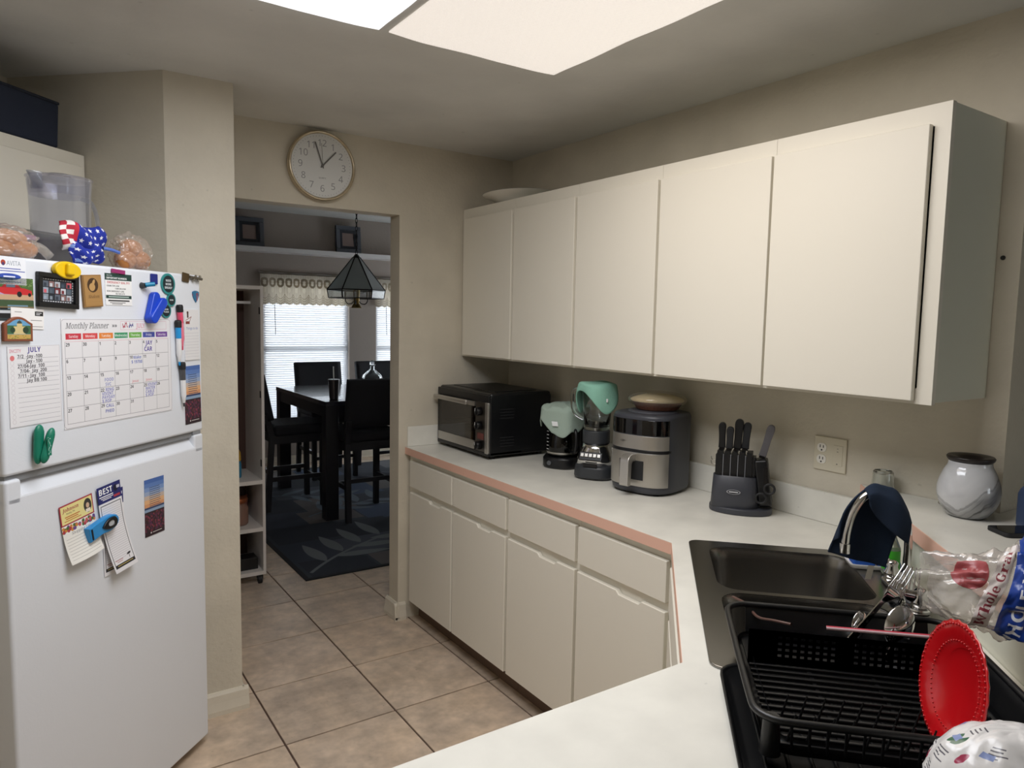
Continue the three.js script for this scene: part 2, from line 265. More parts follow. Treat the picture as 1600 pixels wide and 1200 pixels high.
// ---------------------------------------------------------------- countertop
const SX = (s, t) => [-.577 - .7071 * s + .7071 * t, 1.863 + .7071 * s + .7071 * t];   // sink frame to floor plan
{
  const o = thing('countertop', 'white laminate countertop with a salmon pink front edge', 'countertop');
  const P = [[-.635, .002], [-.002, .002], [-.002, 2.098], [-.932, 3.03], [-2.053, 3.03], [-2.053, 2.4025], [-1.1885, 2.4025], [-.635, 1.8505]];
  const hole = [SX(.02, .02), SX(.81, .02), SX(.81, .53), SX(.02, .53)];
  part('top', uvm(prism(P, .876, .914, [hole])), M.counter, o);
  const ed = (x0, z0, x1, z1) => { const L = Math.hypot(x1 - x0, z1 - z0), g = box(0, L, .8765, .9125, -.0008, .0008); g.rotateY(-Math.atan2(z1 - z0, x1 - x0)); g.translate(x0, 0, z0); return g; };
  part('front_edge', merge([ed(-.635, 1.8505, -.635, .002), ed(-1.1885, 2.4025, -.635, 1.8505), ed(-2.053, 2.4025, -1.1885, 2.4025), ed(-2.053, 3.03, -2.053, 2.4025)]), M.pink, o, 'salmon pink laminate edge');
  single('backsplash', 'long low white backsplash strip along the cabinet wall', 'backsplash', uvm(rbox(-.02, -.002, .9145, 1.018, .012, 2.088, .002)), M.counter);
  single('backsplash', 'short white backsplash strip against the doorway wall', 'backsplash', uvm(rbox(-.625, -.021, .9145, 1.018, .001, .011, .002)), M.counter);
  const l = thing('bar_ledge', 'raised white ledge with a pink edge behind the sink', 'countertop');
  part('top', uvm(prism([[-.003, 2.074], [-.003, 2.478], [.5, 2.478], [.5, 3.1], [-.55, 3.75], [-1.02, 3.092]], 1.029, 1.067)), M.counter, l);
  part('front_edge', (() => { const g = box(0, 1.45, 1.0285, 1.0668, -.003, .002); g.rotateY(Math.PI * 1.25); g.translate(-.002, 0, 2.072); return g; })(), M.pink, l, 'salmon pink laminate edge');
}
// ---------------------------------------------------------------- sink and faucet
const DG = Math.PI / 4, SO = [-.577, .914, 1.863];           // local x = -s, local z = t
{
  const o = thing('kitchen_sink', 'stainless steel double bowl sink set diagonally in the corner', 'sink', SO, DG);
  const sh = (pts) => pts.map(p => [p[0], p[1]]);
  const b1 = rrPts(.355, .385, .06, 6, -.2275, .245), b2 = rrPts(.36, .385, .06, 6, -.6, .245);
  part('rim', prism(rrPts(.83, .558, .03, 6, -.415, .279), .0005, .006, [b1, b2], .0018), M.sinkSteel, o);
  const bowl = (cx, w) => { const r = [[0, .002, .06], [.003, -.006, .06], [.008, -.03, .06], [.018, -.13, .062], [.032, -.16, .07], [.075, -.172, .07]]; return loft(r.map(([k, y, rr]) => [rrPts(w - 2 * k, .385 - 2 * k, rr, 6, cx, .245), y]), false, true, true); };
  part('bowl', bowl(-.2275, .355), M.sinkSteel, o); part('bowl', bowl(-.6, .36), M.sinkSteel, o);
  for (const x of [-.2275, -.6]) { const d = part('drain', lathe([[0, 0], [.03, 0], [.043, .002], [.045, .004], [.04, .0045], [.034, .002], [0, .001]], 28), M.chrome, o); d.position.set(x, -.1725, .245); }
  const f = thing('faucet', 'chrome gooseneck faucet at the back of the sink', 'faucet', [SX(.35, .5)[0], .9205, SX(.35, .5)[1]], DG);
  part('base_plate', prism(rrPts(.24, .05, .024, 8), 0, .012, [], .004), M.chrome, f);
  part('spout', tube([[0, .01, 0], [0, .08, 0], [0, .15, -.001], [0, .205, -.012], [0, .245, -.04], [0, .258, -.072], [0, .243, -.105], [0, .205, -.128], [0, .155, -.14], [0, .12, -.143]], .0095, 60, 16), M.chrome, f);
  part('collar', lathe([[0, 0], [.022, 0], [.022, .012], [.016, .03], [.013, .05], [.0105, .06], [0, .06]], 28), M.chrome, f).position.y = .01;
  const tip = part('aerator', cyl(.0125, .0125, .024, 0, 0, 0, 24), M.chrome, f); tip.position.set(0, .099, -.143);
  for (const s of [-1, 1]) { const h = part('handle', merge([lathe([[0, 0], [.02, 0], [.019, .015], [.013, .03], [.015, .04], [.009, .046], [0, .047]], 24), rod([0, .038, 0], [s * .045, .05, -.02], .006)]), M.chrome, f); h.position.set(s * .1, .012, 0); }
  // navy cloth over the gooseneck
  const arch = a => { const c = new THREE.CatmullRomCurve3([V(0, .12, -.158), V(0, .19, -.150), V(0, .240, -.120), V(0, .268, -.082), V(0, .262, -.046), V(0, .225, -.012), V(0, .17, .008)]); return c.getPoint(a); };
  const navy = mat(0x12243a, .95, { sheen: .4, sheenRoughness: .6, sheenColor: 0x2c4560, bumpMap: rep(orange, 6), bumpScale: .001 });
  const lerp = (a, b, k) => a + (b - a) * k;
  const cl = thing('dish_cloth', 'navy blue cloth draped over the faucet spout', 'cloth', [f.position.x, f.position.y, f.position.z], DG);
  part('far_flap', sheet((u, v) => { const p = arch(u * .9 + .02), k = v; const bz = lerp(-.172, -.036, u), by = lerp(.085, .058, u); const w = Math.sin(u * 9 + 1) * .006 * k; return [.006 + .022 * Math.min(1, k * 2.5) + w + .01 * k, lerp(p.y + .004, by, k * k * .3 + k * .7), lerp(p.z, bz, k)]; }, 30, 24, .004), navy, cl);
  part('near_flap', sheet((u, v) => { const a = .40 + u * .50, p = arch(a), k = v; const tz = lerp(-.096, -.004, u), ty = lerp(.226, .135, Math.pow(u, .7)); const w = .006 * Math.sin(u * 7) * k; return [.004 - .020 * Math.min(1, k * 4) - .006 * Math.sin(k * 3.1) + w, lerp(p.y + .006 + .003 * Math.sin(u * 12), ty, k), lerp(p.z, tz, k)]; }, 24, 20, .004), navy, cl);
  part('care_label', sheet((u, v) => [.03, .062 - v * .036 , -.078 + u * .014 - v * .006], 2, 2, .0008), mat(0xb9b4a6, .7), cl);
  // sponge tray and sponges, soap
  const [tx, tz] = SX(.13, .49); const tr = thing('sponge_tray', 'small white tray of blue sponges behind the faucet cloth', 'tray', [tx, .9205, tz], DG);
  part('tray', loft([[rrPts(.075, .13, .015), .002], [rrPts(.085, .14, .018), .014], [rrPts(.079, .134, .016), .014], [rrPts(.07, .125, .014), .005]], true, true), M.white, tr);
  const blue = mat(0x1f5fc4, .95, { bumpMap: rep(orange, 20), bumpScale: .002 });
  for (const [i, z] of [[0, -.03], [1, .032]]) { const [sx, sz] = SX(.13, .49 + z); single('sponge', i ? 'blue sponge in the white tray, half hidden by the spout' : 'blue sponge in the white tray, beside the cloth label', 'sponge', rbox(-.03, .03, 0, .022, -.028, .028, .006), blue, [sx, .9262, sz], DG + i * .1); }
  const [bx, bz2] = SX(.19, .515); const sp = thing('soap_bottle', 'clear dish soap bottle with a green label behind the faucet', 'bottle', [bx, .9205, bz2], DG);
  part('bottle', lathe([[0, 0], [.018, 0], [.022, .006], [.022, .075], [.012, .1], [.009, .112], [0, .112]], 28), mat(0xd8e4d0, .1, { transmission: .8, thickness: .01 }), sp); part('label', lathe([[.0225, .018], [.0225, .07]], 28), mat(0x3fae2a, .4), sp); part('cap', cyl(.011, .008, .022, 0, .112, 0, 20), mat(0x202a20, .4), sp);
}
// ---------------------------------------------------------------- refrigerator (local x = -u, front face at z = 0)
const FP = [-1.727, 0, .632];
const FW = (u, y, d = 0) => [FP[0] - .7071 * u - .7071 * d, y, FP[2] + .7071 * u - .7071 * d];
{
  const W = .80, o = thing('refrigerator', 'white top-freezer refrigerator covered in magnets and papers', 'refrigerator', FP, DG);
  part('body', rbox(-W + .004, -.004, .03, 1.695, -.66, -.064, .008), M.fridge, o);
  part('freezer_door', rbox(-W, 0, 1.168, 1.711, -.06, 0, .009, 4), M.fridge, o);
  const d = part('door', merge([rbox(-W, 0, .035, 1.116, -.06, 0, .009, 4), rbox(-.05, 0, 1.09, 1.157, -.06, 0, .008, 3), rbox(-W, -.752, 1.09, 1.157, -.06, 0, .008, 3)]), M.fridge, o);
  part('handle_recess', (() => { const s = new THREE.Shape(); [[-.001, 1.112], [-.036, 1.154], [-.058, 1.156], [-.058, 1.10], [-.001, 1.10]].forEach((p, i) => i ? s.lineTo(...p) : s.moveTo(...p)); const g = new THREE.ExtrudeGeometry(s, { depth: .703, bevelEnabled: false }); g.rotateY(-Math.PI / 2); g.translate(-.0495, 0, 0); return g; })(), M.fridge, d);
  part('gasket', box(-W + .01, -.01, 1.15, 1.175, -.062, -.012), M.fridgeGrey, o);
  part('hinge', rbox(-.05, -.008, 1.156, 1.169, -.05, -.004, .002), M.fridgeGrey, o);
  for (const x of [-.06, -W + .06]) part('foot', cyl(.02, .018, .036, x, 0, -.07, 20), M.blackMatte, o);
  part('kick_plate', box(-W + .02, -.02, .02, .05, -.09, -.075), M.blackMatte, o);
}
// flat things stuck on the refrigerator: [u0, u1] from the right edge, [y0, y1]
const F0 = .0006;
function stick(name, label, category, geo, m, u, y, tilt = 0, off = F0, group) {
  const o = part(numbered(name), geo, m, scene); o.position.set(...FW(u, y, -off)); o.rotation.set(0, DG, 0); o.rotateZ(tilt); o.userData = { label, category }; if (group) o.userData.group = group; return o;
}
function stickG(name, label, category, u, y, tilt = 0, off = F0, group) { const o = thing(name, label, category, FW(u, y, -off), DG, group); o.rotateZ(tilt); return o; }
const card = (w, h, th = .0008) => { const g = new THREE.BoxGeometry(w, h, th); g.translate(0, 0, th / 2); return g; };
const paper = t => mat(0xffffff, .55, { map: t });
const wiggle = (g, x, y, w, h) => { g.beginPath(); g.moveTo(x, y); for (let i = 0; i < 14; i++) g.lineTo(x + w * i / 13, y + (rnd() - .5) * h); g.stroke(); };
{ // pharmacy sheet
  stick('flyer', 'white flyer with a logo and blue oval at the top left of the freezer door', 'paper', card(.085, .066), paper(canvasTex(256, 200, (g, w, h) => {
    g.fillStyle = '#f2f4f8'; g.fillRect(0, 0, w, h); g.fillStyle = '#b0432e'; g.beginPath(); g.arc(62, 40, 20, 0, 7); g.fill(); g.fillStyle = '#4a3a6a'; g.beginPath(); g.arc(62, 50, 12, 0, 7); g.fill(); g.fillStyle = '#8f98a6'; g.font = '46px sans-serif'; g.fillText('AVITA', 90, 58);
    g.fillStyle = '#3a4aa8'; g.fillRect(10, 80, 200, 6); g.fillRect(10, 98, 236, 6); g.fillStyle = '#2f4fb0'; g.beginPath(); g.ellipse(105, 142, 105, 24, 0, 0, 7); g.fill(); g.fillStyle = '#e8ecff'; g.fillRect(60, 136, 100, 11); g.fillStyle = '#5a6ab8'; g.fillRect(20, 178, 190, 5); })), .757, 1.675);
  stick('photo_print', 'photo print of a red car above the dark boat photo', 'photo', card(.10, .054), paper(canvasTex(256, 138, (g, w, h) => {
    g.fillStyle = '#4d6a34'; g.fillRect(0, 0, w, h); g.fillStyle = '#7d9a5c'; for (let i = 0; i < 60; i++) g.fillRect(rnd() * w, rnd() * 50, 9, 5); g.fillStyle = '#c9a583'; g.fillRect(0, 104, w, 34); g.fillStyle = '#b8a2c8'; g.fillRect(0, 84, 80, 22);
    g.fillStyle = '#c82a2e'; g.beginPath(); g.moveTo(0, 60); g.lineTo(190, 64); g.lineTo(244, 78); g.lineTo(244, 106); g.lineTo(40, 104); g.lineTo(0, 90); g.fill(); g.fillStyle = '#a01e22'; g.beginPath(); g.moveTo(20, 62); g.lineTo(50, 34); g.lineTo(130, 36); g.lineTo(168, 64); g.fill(); g.fillStyle = '#5a6a78'; g.fillRect(56, 42, 64, 18); g.fillStyle = '#17171a'; g.beginPath(); g.arc(150, 102, 18, 0, 7); g.fill(); g.beginPath(); g.arc(226, 104, 12, 0, 7); g.fill(); })), .745, 1.632);
  stick('photo_print', 'photo print of a dark boat on water under trees', 'photo', card(.10, .05), paper(canvasTex(256, 128, (g, w, h) => {
    g.fillStyle = '#3f5536'; g.fillRect(0, 0, w, 46); g.fillStyle = '#6f8fa2'; g.fillRect(60, 30, 150, 30); g.fillStyle = '#2e3b3e'; g.fillRect(0, 56, w, 72); g.fillStyle = '#c7ccd0'; g.fillRect(0, 64, 150, 18); g.fillStyle = '#15191c'; g.fillRect(0, 82, 150, 30); g.fillStyle = '#84704f'; g.fillRect(0, 40, w, 8); })), .745, 1.579);
}
{ // framed collage
  const o = stickG('picture_frame', 'small black frame with a photo collage on the freezer door', 'frame', .622, 1.632, -.04);
  part('frame', merge([rbox(-.066, .066, .032, .045, 0, .012, .002), rbox(-.066, .066, -.045, -.032, 0, .012, .002), rbox(-.066, -.053, -.033, .033, 0, .012, .002), rbox(.053, .066, -.033, .033, 0, .012, .002)]), M.black, o);
  part('picture', card(.108, .066, .004), paper(canvasTex(256, 160, (g, w, h) => { g.fillStyle = '#14161a'; g.fillRect(0, 0, w, h); g.fillStyle = '#d6d8dc'; for (let i = 0; i < 12; i++) { g.fillRect(14 + i * 19, 8, 13, 6); g.fillRect(14 + i * 19, 146, 13, 6); } for (let i = 0; i < 8; i++) { g.fillRect(6, 18 + i * 16, 5, 10); g.fillRect(245, 18 + i * 16, 5, 10); } const c = ['#5d6672', '#8a6a68', '#b8bcc4', '#303844', '#d2606a', '#9aa6b4', '#42505e', '#742e34', '#c8ccd2', '#55606a', '#88929c', '#222a34']; for (let i = 0; i < 15; i++) { g.fillStyle = c[i % 12]; g.fillRect(18 + (i % 5) * 45, 22 + Math.floor(i / 5) * 41, 40, 36); g.fillStyle = c[(i * 5 + 3) % 12]; g.fillRect(24 + (i % 5) * 45, 34 + Math.floor(i / 5) * 41, 20, 22); } })), o);
}
{ // yellow clip
  const o = stickG('bag_clip', 'yellow oval plastic clip on the top edge of the freezer door', 'clip', .594, 1.688, -.06, .005);
  const s = new THREE.Shape(); s.absellipse(0, 0, .041, .020, 0, Math.PI * 2); const y = mat(0xf0c713, .35);
  part('plate', new THREE.ExtrudeGeometry(s, { depth: .008, bevelSize: .003, bevelThickness: .003, bevelSegments: 2, curveSegments: 24 }), y, o); part('grip', rbox(-.013, .013, -.014, .018, .008, .022, .006, 3), y, o);
}
{ // wooden plaque
  const o = stickG('magnet_plaque', 'brown wooden plaque magnet with a dark round emblem', 'magnet', .502, 1.637, .07);
  part('board', rbox(-.035, .035, -.045, .045, 0, .007, .0015), mat(0x9c7442, .55, { map: rep(wallTone, 6) }), o);
  part('print', card(.062, .084, .0006), paper(canvasTex(192, 260, (g, w, h) => { g.fillStyle = '#b08750'; g.fillRect(0, 0, w, h); g.strokeStyle = 'rgba(90,55,25,.35)'; for (let i = 0; i < 30; i++) { g.beginPath(); g.moveTo(0, i * 9); g.lineTo(w, i * 9 + rnd() * 8); g.stroke(); } g.fillStyle = '#46301c'; g.beginPath(); g.arc(96, 80, 62, 0, 7); g.fill(); g.fillStyle = '#c09860'; g.beginPath(); g.arc(88, 96, 34, 0, 7); g.fill(); g.beginPath(); g.ellipse(106, 58, 14, 30, .5, 0, 7); g.fill(); g.fillStyle = '#4a3018'; g.font = 'italic 36px serif'; g.fillText('Shalom', 34, 190); g.font = 'bold 44px serif'; g.fillText('שלום', 48, 238); })), o).position.z = .0072;
}
{ // important numbers
  stick('number_card', 'white card headed important numbers in a dark green band', 'paper', card(.108, .092), paper(canvasTex(512, 440, (g, w, h) => {
    g.fillStyle = '#f4f4f2'; g.fillRect(0, 0, w, h); g.fillStyle = '#22413a'; g.fillRect(0, 0, w, 92); g.fillRect(10, 300, w - 20, 46); g.fillStyle = '#fff'; g.font = 'bold 36px sans-serif'; g.fillText('IMPORTANT NUMBERS', 26, 76); g.font = '22px sans-serif'; g.fillText('KEEP THIS', 30, 36); g.fillStyle = '#c04848'; g.font = 'bold 42px sans-serif'; g.fillText('EMERGENCY DIAL 911', 36, 138);
    g.fillStyle = '#333'; g.font = 'bold 30px sans-serif'; g.fillText('CRIME TIPS LINE', 26, 182); g.fillText('1-800-555-0100', 180, 218); g.fillText('NON EMERGENCY LINE', 26, 256); g.fillText('352 555 0171', 190, 290); g.fillStyle = '#cfe0d8'; g.fillText('', 60, 332); g.fillRect(60, 316, 390, 12); g.fillStyle = '#333'; g.font = 'bold 32px sans-serif'; g.fillRect(50, 366, 410, 20); g.fillRect(80, 400, 300, 8); g.fillRect(120, 418, 200, 8); })), .394, 1.645);
  stick('magnet', 'thin magenta magnet strip on the top of the important numbers card', 'magnet', rbox(-.027, .027, -.006, .006, 0, .004, .001), mat(0x9c2f6c, .4), .397, 1.698, -.05, .0016);
}
{ // push pin magnet, blue square, three round magnets, blue clip
  const o = stickG('pin_magnet', 'small teal and black pin magnet beside the important numbers card', 'magnet', .296, 1.662, 0, .0008); part('tip', (() => { const g = cyl(.010, .007, .014); g.rotateX(Math.PI / 2); return g; })(), M.charcoal, o); part('head', rod([0, .002, .012], [.022, .006, .028], .007), mat(0x1886b0, .3), o);
  stick('magnet', 'small square dark blue magnet near the round badges', 'magnet', rbox(-.0155, .0155, -.0165, .0165, 0, .006, .003), mat(0x1d2a80, .35), .242, 1.685, 0);
  const disc = (r, label, u, y, lines) => { const q = stickG('badge_magnet', label, 'magnet', u, y, 0, F0, 'round teal badges'); const g = new THREE.CylinderGeometry(r, r, .004, 36); g.rotateX(Math.PI / 2); g.translate(0, 0, .002); part('rim', g, mat(0x2f8d8c, .4), q); const f = new THREE.CircleGeometry(r * .8, 32); f.translate(0, 0, .0043); part('face', f, paper(canvasTex(128, 128, (c) => { c.fillStyle = '#15262c'; c.fillRect(0, 0, 128, 128); c.fillStyle = '#e8eef0'; c.font = 'bold 24px sans-serif'; c.textAlign = 'center'; lines.forEach((t, i) => c.fillText(t, 64, 74 + (i - (lines.length - 1) / 2) * 27)); })), q); };
  disc(.034, 'largest round teal and black badge magnet with white words', .175, 1.673, ['NEED', 'MORE', 'BREAD?']); disc(.021, 'smallest round teal badge magnet, between the other two badges', .161, 1.622, ['MORE']); disc(.024, 'round teal badge magnet lowest of three, beside the blue clip', .188, 1.587, ['MORE', 'PLEASE']);
  const c = stickG('bag_clip', 'royal blue plastic clip above the monthly planner', 'clip', .258, 1.594, -.55, .006); const b = mat(0x1546c8, .3);
  const lobe = (x, y0, y1, r) => { const s = new THREE.Shape(); s.moveTo(x - r, y0); s.lineTo(x - r, y1); s.absarc(x, y1, r, Math.PI, 0, true); s.lineTo(x + r, y0); s.absarc(x, y0, r, 0, Math.PI, true); return new THREE.ExtrudeGeometry(s, { depth: .012, bevelSize: .004, bevelThickness: .004, bevelSegments: 3, bevelOffset: -.004 }); };
  part('back_jaw', (() => { const g = lobe(-.006, -.036, .034, .016); g.rotateZ(.22); return g; })(), b, c); part('front_jaw', (() => { const g = lobe(.008, -.036, .030, .016); g.rotateZ(-.18); g.translate(0, 0, .010); return g; })(), b, c);
}
{ // metal figure magnet, guitar pick
  const o = stickG('figure_magnet', 'brown and silver metal magnet at the top right corner', 'magnet', .056, 1.697, -.12, .0006); part('plaque', rbox(-.045, -.012, -.016, .014, 0, .005, .001), mat(0x5c4a30, .5, { metalness: .4 }), o); part('figure', merge([rod([-.014, .004, .006], [.046, .006, .012], .005), rod([.006, -.006, .008], [.02, .014, .008], .004), rod([.028, -.004, .01], [.04, .016, .01], .004)]), mat(0x8a8478, .35, { metalness: .8 }), o);
  const s = new THREE.Shape(); s.moveTo(0, -.02); s.quadraticCurveTo(.022, .002, .017, .016); s.quadraticCurveTo(0, .024, -.017, .016); s.quadraticCurveTo(-.022, .002, 0, -.02); const g = new THREE.ExtrudeGeometry(s, { depth: .003, bevelEnabled: false }); stick('pick_magnet', 'blue and red guitar pick shaped magnet', 'magnet', uvm(g, 30), mat(0xffffff, .4, { map: canvasTex(64, 64, (c) => { c.fillStyle = '#2f6f96'; c.fillRect(0, 0, 64, 64); c.fillStyle = '#a83a44'; for (let i = 0; i < 26; i++) c.fillRect(rnd() * 64, rnd() * 64, 7, 7); c.fillStyle = '#7ab8d0'; for (let i = 0; i < 20; i++) c.fillRect(rnd() * 64, rnd() * 64, 5, 5); }) }), .030, 1.637);
}
{ // souvenir magnet and business card
  stick('business_card', 'white business card with a small black block behind the souvenir magnet', 'paper', card(.098, .052), paper(canvasTex(256, 136, (g, w, h) => { g.fillStyle = '#f3f1ee'; g.fillRect(0, 0, w, h); g.fillStyle = '#1c1c1e'; g.fillRect(184, 18, 66, 30); g.fillStyle = '#ddd'; g.fillRect(194, 26, 44, 5); g.fillRect(194, 36, 30, 5); g.fillStyle = '#8a8684'; g.fillRect(28, 26, 54, 4); g.fillRect(150, 76, 90, 4); g.fillRect(150, 118, 96, 4); })), .716, 1.559, -.04, .0016);
  const o = stickG('souvenir_magnet', 'arched souvenir magnet of a domed building with a brown border', 'magnet', .751, 1.532, -.02, .003);
  const sh = (k) => { const s = new THREE.Shape(); s.moveTo(-.040 * k, -.028 * k); s.lineTo(.040 * k, -.028 * k); s.lineTo(.040 * k, .014 * k); s.quadraticCurveTo(.030 * k, .018 * k, .022 * k, .024 * k); s.quadraticCurveTo(0, .036 * k, -.022 * k, .024 * k); s.quadraticCurveTo(-.030 * k, .018 * k, -.040 * k, .014 * k); return s; };
  part('border', new THREE.ExtrudeGeometry(sh(1), { depth: .006, bevelSize: .0015, bevelThickness: .0015, bevelSegments: 1 }), mat(0x8a4f36, .5), o);
  const pg = new THREE.ShapeGeometry(sh(.84)); const p = pg.attributes.position, uv = pg.attributes.uv; for (let i = 0; i < p.count; i++) uv.setXY(i, p.getX(i) / .068 + .5, p.getY(i) / .056 + .45); pg.translate(0, 0, .0079);
  part('scene_relief', pg, paper(canvasTex(192, 160, (g, w, h) => { g.fillStyle = '#6aa4cc'; g.fillRect(0, 0, w, h); g.fillStyle = '#3e6a44'; g.fillRect(0, 60, w, 60); g.fillStyle = '#d8c48c'; g.fillRect(52, 66, 96, 54); g.fillRect(78, 46, 44, 24); g.fillStyle = '#3a4c48'; g.beginPath(); g.arc(100, 46, 20, Math.PI, 0); g.fill(); g.fillRect(98, 12, 4, 20); g.fillStyle = '#26402c'; g.beginPath(); g.arc(150, 92, 24, 0, 7); g.arc(44, 92, 20, 0, 7); g.fill(); g.fillStyle = '#caa65a'; g.fillRect(0, 122, w, 40); g.fillStyle = '#7a8a3c'; for (let i = 0; i < 26; i++) g.fillRect(rnd() * w, 124 + rnd() * 34, 8, 5); })), o);
}
{ // planner and list pad
  const cols = ['#d0394a', '#dd4e50', '#ea8a3c', '#3f9a6c', '#6fb24c', '#4a55a8', '#74489c'], days = ['Sunday', 'Monday', 'Tuesday', 'Wednesday', 'Thursday', 'Friday', 'Saturday'];
  stick('monthly_planner', 'large white monthly planner sheet with a coloured weekday row', 'calendar', card(.447, .30), mat(0xffffff, .4, { map: canvasTex(1536, 1032, (g, w, h) => {
    g.fillStyle = '#edecee'; g.fillRect(0, 0, w, h); g.strokeStyle = '#8d8b94'; g.lineWidth = 3; g.beginPath(); g.roundRect ? g.roundRect(6, 6, w - 12, h - 12, 34) : g.rect(6, 6, w - 12, h - 12); g.stroke();
    g.fillStyle = '#3f4046'; g.font = 'italic 74px serif'; g.fillText('Monthly Planner', 50, 92, 540); g.font = 'bold 60px sans-serif'; g.fillText('»»', 640, 86);
    g.strokeStyle = '#d9a4b4'; g.strokeRect(760, 24, 700, 86); g.lineWidth = 7; g.strokeStyle = '#b24358'; wiggle(g, 790, 66, 70, 60); g.strokeStyle = '#3b3a8a'; wiggle(g, 880, 66, 60, 60); g.strokeStyle = '#e4a6b4'; g.lineWidth = 4; g.font = '64px sans-serif'; g.strokeText('JULY', 990, 92); g.fillStyle = '#c4586a'; g.fillText('♡', 1200, 92);
    const x0 = 40, cw = (w - 90) / 7, y0 = 214, ch = (h - y0 - 46) / 5;
    for (let i = 0; i < 7; i++) { g.fillStyle = cols[i]; g.fillRect(x0 + i * cw + 10, 138, cw - 20, 56); g.fillStyle = '#fff'; g.font = '34px sans-serif'; g.textAlign = 'center'; g.fillText(days[i], x0 + i * cw + cw / 2, 178); }
    g.textAlign = 'left'; g.strokeStyle = '#77757e'; g.lineWidth = 3; for (let i = 0; i <= 7; i++) { g.beginPath(); g.moveTo(x0 + i * cw, y0); g.lineTo(x0 + i * cw, y0 + 5 * ch); g.stroke(); } for (let j = 0; j <= 5; j++) { g.strokeStyle = j ? '#77757e' : '#e0a0a8'; g.beginPath(); g.moveTo(x0, y0 + j * ch); g.lineTo(x0 + 7 * cw, y0 + j * ch); g.stroke(); }
    g.fillStyle = '#25252b'; g.font = 'bold 44px sans-serif'; const nums = [29, 30, 1, 2, 3, 4, 5]; for (let k = 0; k < 33; k++) { const n = k < 7 ? nums[k] : k - 1; g.fillText(String(n), x0 + (k % 7) * cw + 8, y0 + Math.floor(k / 7) * ch + 44); }
    g.fillStyle = '#46309a'; g.font = 'bold 66px sans-serif'; g.fillText('JAY', x0 + 5 * cw + 52, y0 + 62); g.fillText('CAR', x0 + 5 * cw + 24, y0 + 128);
    g.fillStyle = '#6a78c0'; g.font = 'bold 46px sans-serif'; g.fillText('Wake', x0 + 4 * cw + 62, y0 + ch + 48); g.fillText('$ 19700', x0 + 4 * cw + 34, y0 + ch + 96);
    g.fillStyle = '#9a9ed0'; g.fillText('FOOD', x0 + 2 * cw + 62, y0 + 2 * ch + 98); g.fillText('SVC', x0 + 2 * cw + 72, y0 + 2 * ch + 144);
    g.fillStyle = '#8a8cc8'; ['RING', 'VIVINT', 'PAYDAY', '$ POP'].forEach((t, i) => g.fillText(t, x0 + 2 * cw + (i ? 24 : 72), y0 + 3 * ch + 44 + i * 38)); ['VIVINT', 'WATER', 'CABLE', '$ POP'].forEach((t, i) => g.fillText(t, x0 + 5 * cw + (i ? 30 : 62), y0 + 3 * ch + 44 + i * 38));
    g.fillStyle = '#6a70b8'; g.fillText('CALL', x0 + 2 * cw + 74, y0 + 4 * ch + 50); g.fillText('PHEO', x0 + 2 * cw + 62, y0 + 4 * ch + 104);
    g.fillStyle = '#3a3490'; g.fillText('♪', x0 + 4 * cw + 66, y0 + 2 * ch + 44); g.fillStyle = '#d8707c'; g.fillText('♫', x0 + 4 * cw + 130, y0 + 2 * ch + 44); g.fillStyle = '#e0a4a8'; g.font = 'bold 38px sans-serif'; g.fillText('Jesus', x0 + 4 * cw + 40, y0 + 3 * ch - 14); g.fillText('Jesus', x0 + 5 * cw + 40, y0 + 3 * ch - 14); }) }), .389, 1.409);
  stick('list_pad', 'white handwritten list sheet headed July beside the planner', 'paper', card(.160, .203), mat(0xffffff, .45, { map: canvasTex(640, 812, (g, w, h) => {
    g.fillStyle = '#edecee'; g.fillRect(0, 0, w, h); g.strokeStyle = '#b0aeb6'; g.lineWidth = 3; g.strokeRect(4, 4, w - 8, h - 8); g.strokeStyle = '#d8a0ac'; g.font = '44px sans-serif'; g.strokeText('INCITY', 24, 64); g.fillStyle = '#3d2f8e'; g.font = 'bold 72px sans-serif'; g.fillText('JULY', 240, 66);
    for (let i = 0; i < 14; i++) { const y = 128 + i * 49; g.strokeStyle = '#a6a4ac'; g.beginPath(); g.moveTo(110, y); g.lineTo(w - 20, y); g.stroke(); g.strokeStyle = '#d0c8cc'; g.beginPath(); g.arc(52, y - 8, 20, 0, 7); g.stroke(); }
    g.fillStyle = '#e07a7c'; g.beginPath(); g.arc(54, 120, 26, 0, 7); g.fill(); g.fillStyle = '#37343c'; g.font = 'bold 50px sans-serif'; ['7/2  -Jay -100', '        Jay - 100', '27/04-Jay  100', '  7/04-  Jay  200', '7/11 - Jay  100', '        Jay BB 100'].forEach((t, i) => g.fillText(t, 112, 124 + i * 49)); }) }), .699, 1.389);
}
{ // markers
  const pen = (name, label, u, y, c, capc, tilt) => { const o = stickG('marker_pen', label, 'marker', u, y, tilt, .0115, 'markers stuck on the freezer door'); const R = .0085; part('barrel', lathe([[0, -.068], [.004, -.066], [.006, -.05], [R, -.04], [R, .03], [0, .03]], 20), mat(c === 'w' ? 0xe4e4e4 : c, .4), o); part('tip', lathe([[0, -.079], [.003, -.078], [.0042, -.064]], 14), mat(capc, .4), o); part('cap', lathe([[.009, .012], [.0092, .048], [.0085, .05], [0, .05]], 20), mat(capc, .35), o); part('eraser', lathe([[.0105, .048], [.011, .066], [.009, .072], [0, .073]], 20), M.blackMatte, o); };
  pen('m', 'pink marker, the highest of three markers on the freezer door', .126, 1.535, 0xe8788c, 0xe0506e, .07); pen('m', 'light blue marker beside the planner edge', .139, 1.484, 'w', 0x2496d8, .02); pen('m', 'grey and white marker, the lowest of three markers', .121, 1.344, 'w', 0x4a4a4c, .04);
}
